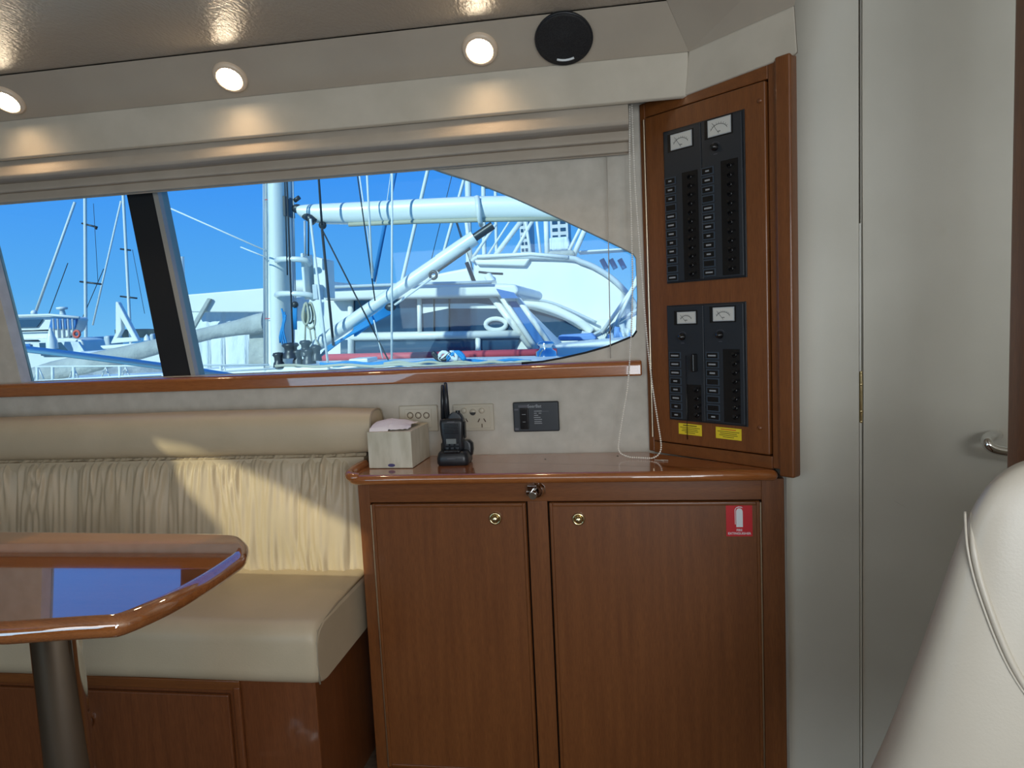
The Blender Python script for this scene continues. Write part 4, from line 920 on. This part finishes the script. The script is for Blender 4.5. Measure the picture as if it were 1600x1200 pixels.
MB('red_rail').tube([at(500, 560, YH-.6), at(640, 557, YH-.6), at(870, 551, YH-.6)], .05, 10).build('rubbing_strip', wh)
pr(MB('gelcoat'), [(862, 540), (905, 536), (996, 528), (996, 566), (862, 566)], YH-.1, .8).build('foredeck', wh, bevel=.04)
MB('gelcoat').ball(at(768, 437, YH-.1), .055, sc=(1, 1, .8)).build('floodlight', wh)
MB('gelcoat').cyl(at(763, 432, YH-.1), at(770, 443, YH-.2), .05).build('floodlight', wh)
MB('dark_fitting').tube([at(748, 425, YH), at(766, 427, YH), at(786, 428, YH)], .014, 8).build('horn', wh)
MB('dark_fitting').tube([at(729, 410, YH), at(742, 443, YH)], .025, 8).build('mast_stub', wh)

# --- flybridge cruiser
YF = 13.0
fb = thing('flybridge_cruiser', (at(870, 560, YF).x, YF, ZW), 'big rounded white flybridge cruiser on the right with a dark arched window', 'motor yacht')
topo = [(738, 408), (746, 402), (780, 400), (885, 402), (908, 408), (930, 417), (955, 433), (975, 452), (990, 472), (996, 490)]
def fly(mb, top, bot, Y, d, steps=6, inset=.5):
    T_ = P(top, Y); B_2 = P(bot, Y); rings = []
    for k in range(steps+1):
        a = PI/2*k/steps; oy = -inset*math.sin(a) ; sc = 1-.0*k
        rings.append([p+Vector((0, inset*(1-math.sin(a)) if 1 else 0, -.18*(1-math.cos(a)) if 0 else 0)) for p in T_])
    return mb.prism(T_+list(reversed(B_2)), (0, d, 0))
pr(MB('gelcoat'), topo+[(1010, 500), (985, 515), (930, 520), (905, 515), (880, 500), (850, 490), (800, 475), (738, 470)], YF, 3.2).build('superstructure', fb, bevel=.25, seg=4)
MB('gelcoat_grey').tube(smoothpath([at(x, y+1, YF-.05) for x, y in topo]), .05, 8).build('rim', fb)
pr(MB('gelcoat'), [(590, 452), (640, 437), (700, 424), (732, 418), (742, 460), (742, 500), (590, 500)], YF+.5, 2).build('side_deck', fb, bevel=.05)
pr(MB('gelcoat'), [(780, 470), (840, 478), (880, 492), (915, 515), (920, 540), (1010, 500), (1010, 575), (780, 575)], YF+.2, 3).build('cabin_side', fb, bevel=.05)
MB('gelcoat').tube(smoothpath([at(795, 475, YF-.1), at(830, 475, YF-.1), at(865, 484, YF-.1), at(900, 500, YF-.1), at(925, 518, YF-.1)]), .075, 10).build('eyebrow', fb)
MB('gelcoat_grey').tube(smoothpath([at(815, 468, YF-.15), at(850, 470, YF-.15), at(885, 482, YF-.15), at(932, 504, YF-.15)]), .025, 8).build('moulding', fb)
pr(MB('boat_glass'), [(826, 482), (850, 483), (875, 491), (895, 502), (910, 514), (910, 526), (870, 527), (845, 527)], YF+.1, .08).build('arched_window', fb)
pr(MB('gelcoat'), [(905, 520), (935, 522), (975, 500), (1000, 485), (1010, 540), (900, 545)], YF-.3, 1).build('bow', fb, bevel=.05)
MB('gelcoat').box((at(740, 560, YF).x, YF-.2, ZW), (at(1060, 560, YF).x, YF+3.8, at(900, 540, YF).z)).build('hull', fb)
MB('gelcoat_grey').tube([at(909, 519, YF-.35), at(925, 524, YF-.35), at(950, 512, YF-.35), at(1002, 480, YF-.35)], .03, 8).build('deck_line', fb)
for a_, b_ in (((945, 545), (1000, 425)), ((940, 520), (1000, 435))): MB('gelcoat').tube([at(*a_, YF-.5), at(*b_, YF-.5)], .035, 8).build('stay', fb)
for a_, b_, r_ in (((737, 405), (775, 350), .03), ((772, 402), (815, 345), .05), ((800, 402), (832, 345), .035), ((760, 402), (800, 340), .02), ((830, 402), (820, 340), .03), ((845, 402), (838, 340), .025), ((855, 402), (853, 335), .05), ((895, 402), (920, 345), .05), ((885, 400), (912, 345), .03), ((736, 405), (728, 340), .04)):
    MB('gelcoat').tube([at(*a_, YF+.3), at(*b_, YF+.3)], r_, 8).build('tower_pipe', fb)
MB('gelcoat').tube([at(745, 401, YF-.1), at(830, 397, YF-.1), at(888, 402, YF-.1)], .035, 8).build('top_rail', fb)
MB('gelcoat').box(at(903, 395, YF+.5), at(992, 390, YF+1.0)).build('hardtop', fb, bevel=.03)
pr(MB('gelcoat'), [(740, 406), (828, 404), (820, 416), (745, 414)], YF-.1, .2).build('windbreak', fb, bevel=.03)
pr(MB('canvas_grey'), [(856, 392), (896, 390), (900, 400), (856, 402)], YF+.2, .5).build('seat_cover', fb, bevel=.05)
pr(MB('canvas_white'), [(857, 371), (888, 369), (892, 390), (857, 393)], YF+1.2, .5).build('bimini', fb, bevel=.05)
pr(MB('blue_fender'), [(873, 524), (925, 521), (932, 528), (930, 532), (870, 533)], YF-.8, .5).build('fender_cover', fb, bevel=.04)
for k in range(3): MB('blue_canvas').tube([at(940+14*k, 405, YF+1), at(948+14*k, 420, YF+1)], .05, 8).build('rod_holder', fb)
for k in range(14):
    px = random.uniform(950, 990); py = random.uniform(535, 548)-(px-950)*.35
    MB(random.choice(['gelcoat', 'gelcoat_grey', 'blue_fender', 'gelcoat'])).tube([at(px, py, YF-.9), at(px+random.uniform(-8, 8), py-random.uniform(8, 22), YF-.9)], .05, 6).build('deck_gear', fb)
tx = MB('dark_fitting').curve(None, .01, TY(YF-.32, at(923, 545, YF-.32).x, at(923, 519, YF-.32).z), 'ST', .09, bold=.002); 
tx = MB('dark_fitting').curve(None, .01, TY(YF-.34, at(944, 517, YF-.34).x, at(944, 519, YF-.34).z), 'RT', .10); tx.tube([at(950, 523, YF-.35), at(959, 508, YF-.35)], .018, 6); tx.build('lettering', fb)

# --- towers ashore
def tower(px0, px1, pyt, Y, label):
    a_, b_ = at(px0, pyt, Y), at(px1, pyt, Y); t = thing('apartment_tower', ((a_.x+b_.x)/2, Y, ZW), label, 'tower block', 'tower blocks ashore')
    MB('tower_concrete').box((a_.x, Y, ZW), (b_.x, Y+20, a_.z)).build('wall', t)
    n_ = 14; h_ = (a_.z-6)/n_; w_ = b_.x-a_.x
    for f_ in range(n_):
        for q in range(2): MB('boat_glass').box((a_.x+w_*(.12+.45*q), Y-.2, 6+f_*h_+h_*.25), (a_.x+w_*(.42+.45*q), Y+.2, 6+f_*h_+h_*.72)).build('window', t)
tower(811, 824, 335, 260, 'pale tower block seen through pipes, nearer the middle of the window')
tower(858, 886, 320, 300, 'wider pale tower block farther right behind the flybridge')

# --- background masts
def yacht_mast(x0, y0, x1, y1, Y, w, label, spread=(), stays=(), mm='alu_paint', cover=None):
    a_, b_ = at(x0, y0, Y), at(x1, y1, Y); t = thing('moored_yacht', (a_.x, Y, ZW), label, 'sailboat', 'moored yachts in the background')
    d = (b_-a_); foot = a_-d*((a_.z+.2)/d.z); r_ = w*Y/F/2
    MB(mm).cyl(foot, b_+d*.6, r_, n=12).build('mast', t)
    L_ = 9.0; hr = []
    for k in range(9):
        u = k/8; wd = 1.5*math.sin(PI*(.15+.83*u))**.6; hr.append([Vector((foot.x-L_/2+L_*u, Y-wd, .0)), Vector((foot.x-L_/2+L_*u, Y-wd*.6, ZW)), Vector((foot.x-L_/2+L_*u, Y+wd*.6, ZW)), Vector((foot.x-L_/2+L_*u, Y+wd, .0))])
    MB('gelcoat').loft(hr, False).build('hull', t)
    for px0, py0, px1, py1 in spread: MB('dark_fitting').tube([at(px0, py0, Y), at(px1, py1, Y)], .6*r_, 6).build('spreader', t)
    for px0, py0, px1, py1, ww, mt_ in stays:
        MB(mt_).tube([at(px0, py0, Y), at(px1, py1, Y)], ww*Y/F/2, 6).build('stay', t)
    return t
yacht_mast(134, 508, 133, 318, 32, 5.5, 'moored yacht with the tall mast at the left, bearing two pairs of crosstrees', [(128, 349, 152, 355), (125, 440, 158, 444), (147, 353, 151, 358)], [(56, 487, 117, 316, 4.5, 'rope_white'), (62, 530, 106, 411, 1.4, 'rope_dark'), (124, 508, 162, 420, 1.2, 'rope_dark'), (146, 318, 153, 440, .8, 'rope_dark')])
yacht_mast(203, 508, 193, 313, 36, 5, 'moored yacht whose mast stands beside the black mullion', [(188, 389, 204, 391), (188, 463, 214, 466)], [(145, 508, 189, 314, 3, 'rope_white'), (207, 390, 226, 490, .8, 'rope_dark')])
t = yacht_mast(582, 480, 622, 190, 20.8, 1.5, 'moored yacht with a blue furled sail showing between boom and wheelhouse', (), [(584, 440, 625, 230, 7, 'blue_canvas'), (586, 440, 558, 250, 2.5, 'rope_white')])
yacht_mast(628, 440, 672, 250, 24, 6, 'moored yacht with a slanting white furled sail right of the blue one', (), [(668, 430, 712, 250, 1.2, 'rope_dark')])
yacht_mast(686, 420, 730, 262, 27.2, 5, 'moored yacht with a thinner slanting stay left of the white mast', (), [(712, 340, 745, 440, 1.5, 'rope_dark')])
yacht_mast(733, 420, 731, 270, 30.7, 10, 'moored yacht with the thick upright white mast above the boom end', [(728, 320, 760, 330)], [(745, 450, 712, 345, 2, 'rope_dark')])
yacht_mast(757, 420, 755, 285, 34.1, 7, 'moored yacht whose mast is second of the three at the curved window edge', [(752, 292, 775, 294)], ())
yacht_mast(776, 420, 774, 292, 37.5, 5, 'moored yacht whose mast is rightmost of the three at the curved window edge', (), ())

# --- left motor yacht with lifebuoy
YM = 24.0
my = thing('motor_yacht', (at(70, 540, YM).x, YM, ZW), 'white double deck motor yacht with a lifebuoy at the left of the window', 'motor yacht')
pr(MB('gelcoat'), [(2, 497), (12, 493), (80, 492), (122, 496), (124, 500), (118, 516), (100, 530), (0, 532)], YM, .5).build('upper_deck', my, bevel=.08)
pr(MB('gelcoat'), [(-20, 530), (110, 528), (128, 531), (135, 560), (138, 600), (-20, 600)], YM-.4, 1.2).build('main_deck', my, bevel=.08)
MB('gelcoat').tube([at(10, 494, YM-.2), at(78, 492, YM-.2), at(124, 496, YM-.2)], .05, 8).build('roof_edge', my)
pr(MB('boat_glass'), [(20, 500), (66, 499), (57, 511), (16, 512)], YM-.08, .05).build('window', my)
pr(MB('boat_glass_blue'), [(80, 497), (120, 498), (116, 514), (76, 514)], YM-.08, .05).build('window', my)
pr(MB('boat_glass'), [(61, 536), (112, 534), (120, 556), (64, 556)], YM-.5, .05).build('window', my)
pr(MB('boat_glass_blue'), [(18, 538), (46, 537), (48, 548), (20, 548)], YM-.5, .05).build('window', my)
MB('dark_fitting').tube([at(10, 518, YM-.15), at(76, 516, YM-.15)], .03, 6).build('stripe', my)
MB('dark_fitting').tube([at(14, 532, YM-.45), at(60, 532, YM-.45)], .03, 6).build('stripe', my)
for px in (83, 90, 98, 106, 113): MB('alu_grey').tube([at(px, 498, YM-.2), at(px+2, 530, YM-.2)], .035, 6).build('rail_post', my)
MB('lifebuoy_red').tube([at(120+4.6*math.cos(a), 522+5*math.sin(a), YM-.6) for a in [2*PI*j/20 for j in range(20)]], .045, 8, True).build('lifebuoy', my)
MB('gelcoat').lathe(at(98, 492, YM+1), (0, 0, 1), [(0, .12), (.2, .08), (.22, .2), (.3, .2), (.32, .001)], 12).build('radar', my)
MB('gelcoat').ball(at(53, 489, YM+1), .12).build('dome', my)
MB('gelcoat').lathe(at(82, 545, YM-1.2), (0, 0, 1), [(0, .2), (.3, .18), (.7, .05), (.8, .001)], 12).build('ventilator', my)
MB('canvas_white').prism(P([(95, 534), (122, 534), (140, 562), (118, 562)], YM-.7), (0, .1, 0)).build('screen', my)
# A frame boat
YA = 18.0
af = thing('arch_boat', (at(195, 545, YA).x, YA, ZW), 'low boat carrying a tall white triangular radar arch', 'motorboat')
m = MB('gelcoat').curve([[(p.x, p.z) for p in P([(180, 471), (184, 472), (216, 533), (172, 537), (180, 520)], YA)], [(p.x, p.z) for p in P([(189, 499), (205, 527), (183, 528), (190, 515)], YA)]], .16, TY(YA+.08)); m.build('arch', af, bevel=.03)
pr(MB('gelcoat'), [(154, 540), (216, 536), (220, 544), (160, 546)], YA-.2, 1.5).build('deck', af, bevel=.05)
MB('gelcoat').box((at(130, 545, YA).x, YA-.5, ZW), (at(330, 545, YA).x, YA+1.2, at(200, 546, YA-.5).z)).build('hull', af, bevel=.2)
MB('gelcoat').lathe(at(230, 532, YA), (0, 0, 1), [(0, .09), (.1, .07), (.18, .001)], 12).build('cone', af)
# grey covered low boat
YG = 12.0
gb = thing('covered_dinghy', (at(110, 590, YG).x, YG, ZW), 'low boat under a loose grey canvas cover at the lower left of the window', 'covered boat')
def gc(u, v):
    px = 30+270*u; 
    top_ = 590-28*math.sin(PI*min(1, u*1.05))**.6+6*noise.noise(Vector((u*5, 0, 1)))
    return at(px, top_+(612-top_)*v, YG-.9*v+.06*math.sin(u*60)*v)
m = MB('canvas_grey').grid(gc, 80, 8); m.build('cover', gb, fix=False)
MB('gelcoat').box((at(30, 600, YG).x, YG-.8, ZW), (at(300, 600, YG).x, YG+1, at(150, 606, YG).z)).build('hull', gb, bevel=.1)
# far boats filling the harbour edge
for i, (px, w_, Y, lab) in enumerate(((160, 26, 60, 'small far white boat behind the triangular arch'), (232, 18, 70, 'tiny far white boat beside the lower end of the mullion'), (140, 20, 80, 'farther tiny boat just right of the lifebuoy'))):
    a_ = at(px, 530, Y); wm = w_*Y/F
    t = thing('far_boat', (a_.x, Y, ZW), lab, 'boat', 'boats far across the harbour')
    MB('gelcoat').box((a_.x-wm/2, Y, ZW), (a_.x+wm/2, Y+3, .4)).build('hull', t, bevel=.3)
    MB('gelcoat_grey').box((a_.x-wm*.25, Y+.5, .4), (a_.x+wm*.2, Y+2.5, 1.4)).build('cabin', t, bevel=.2)
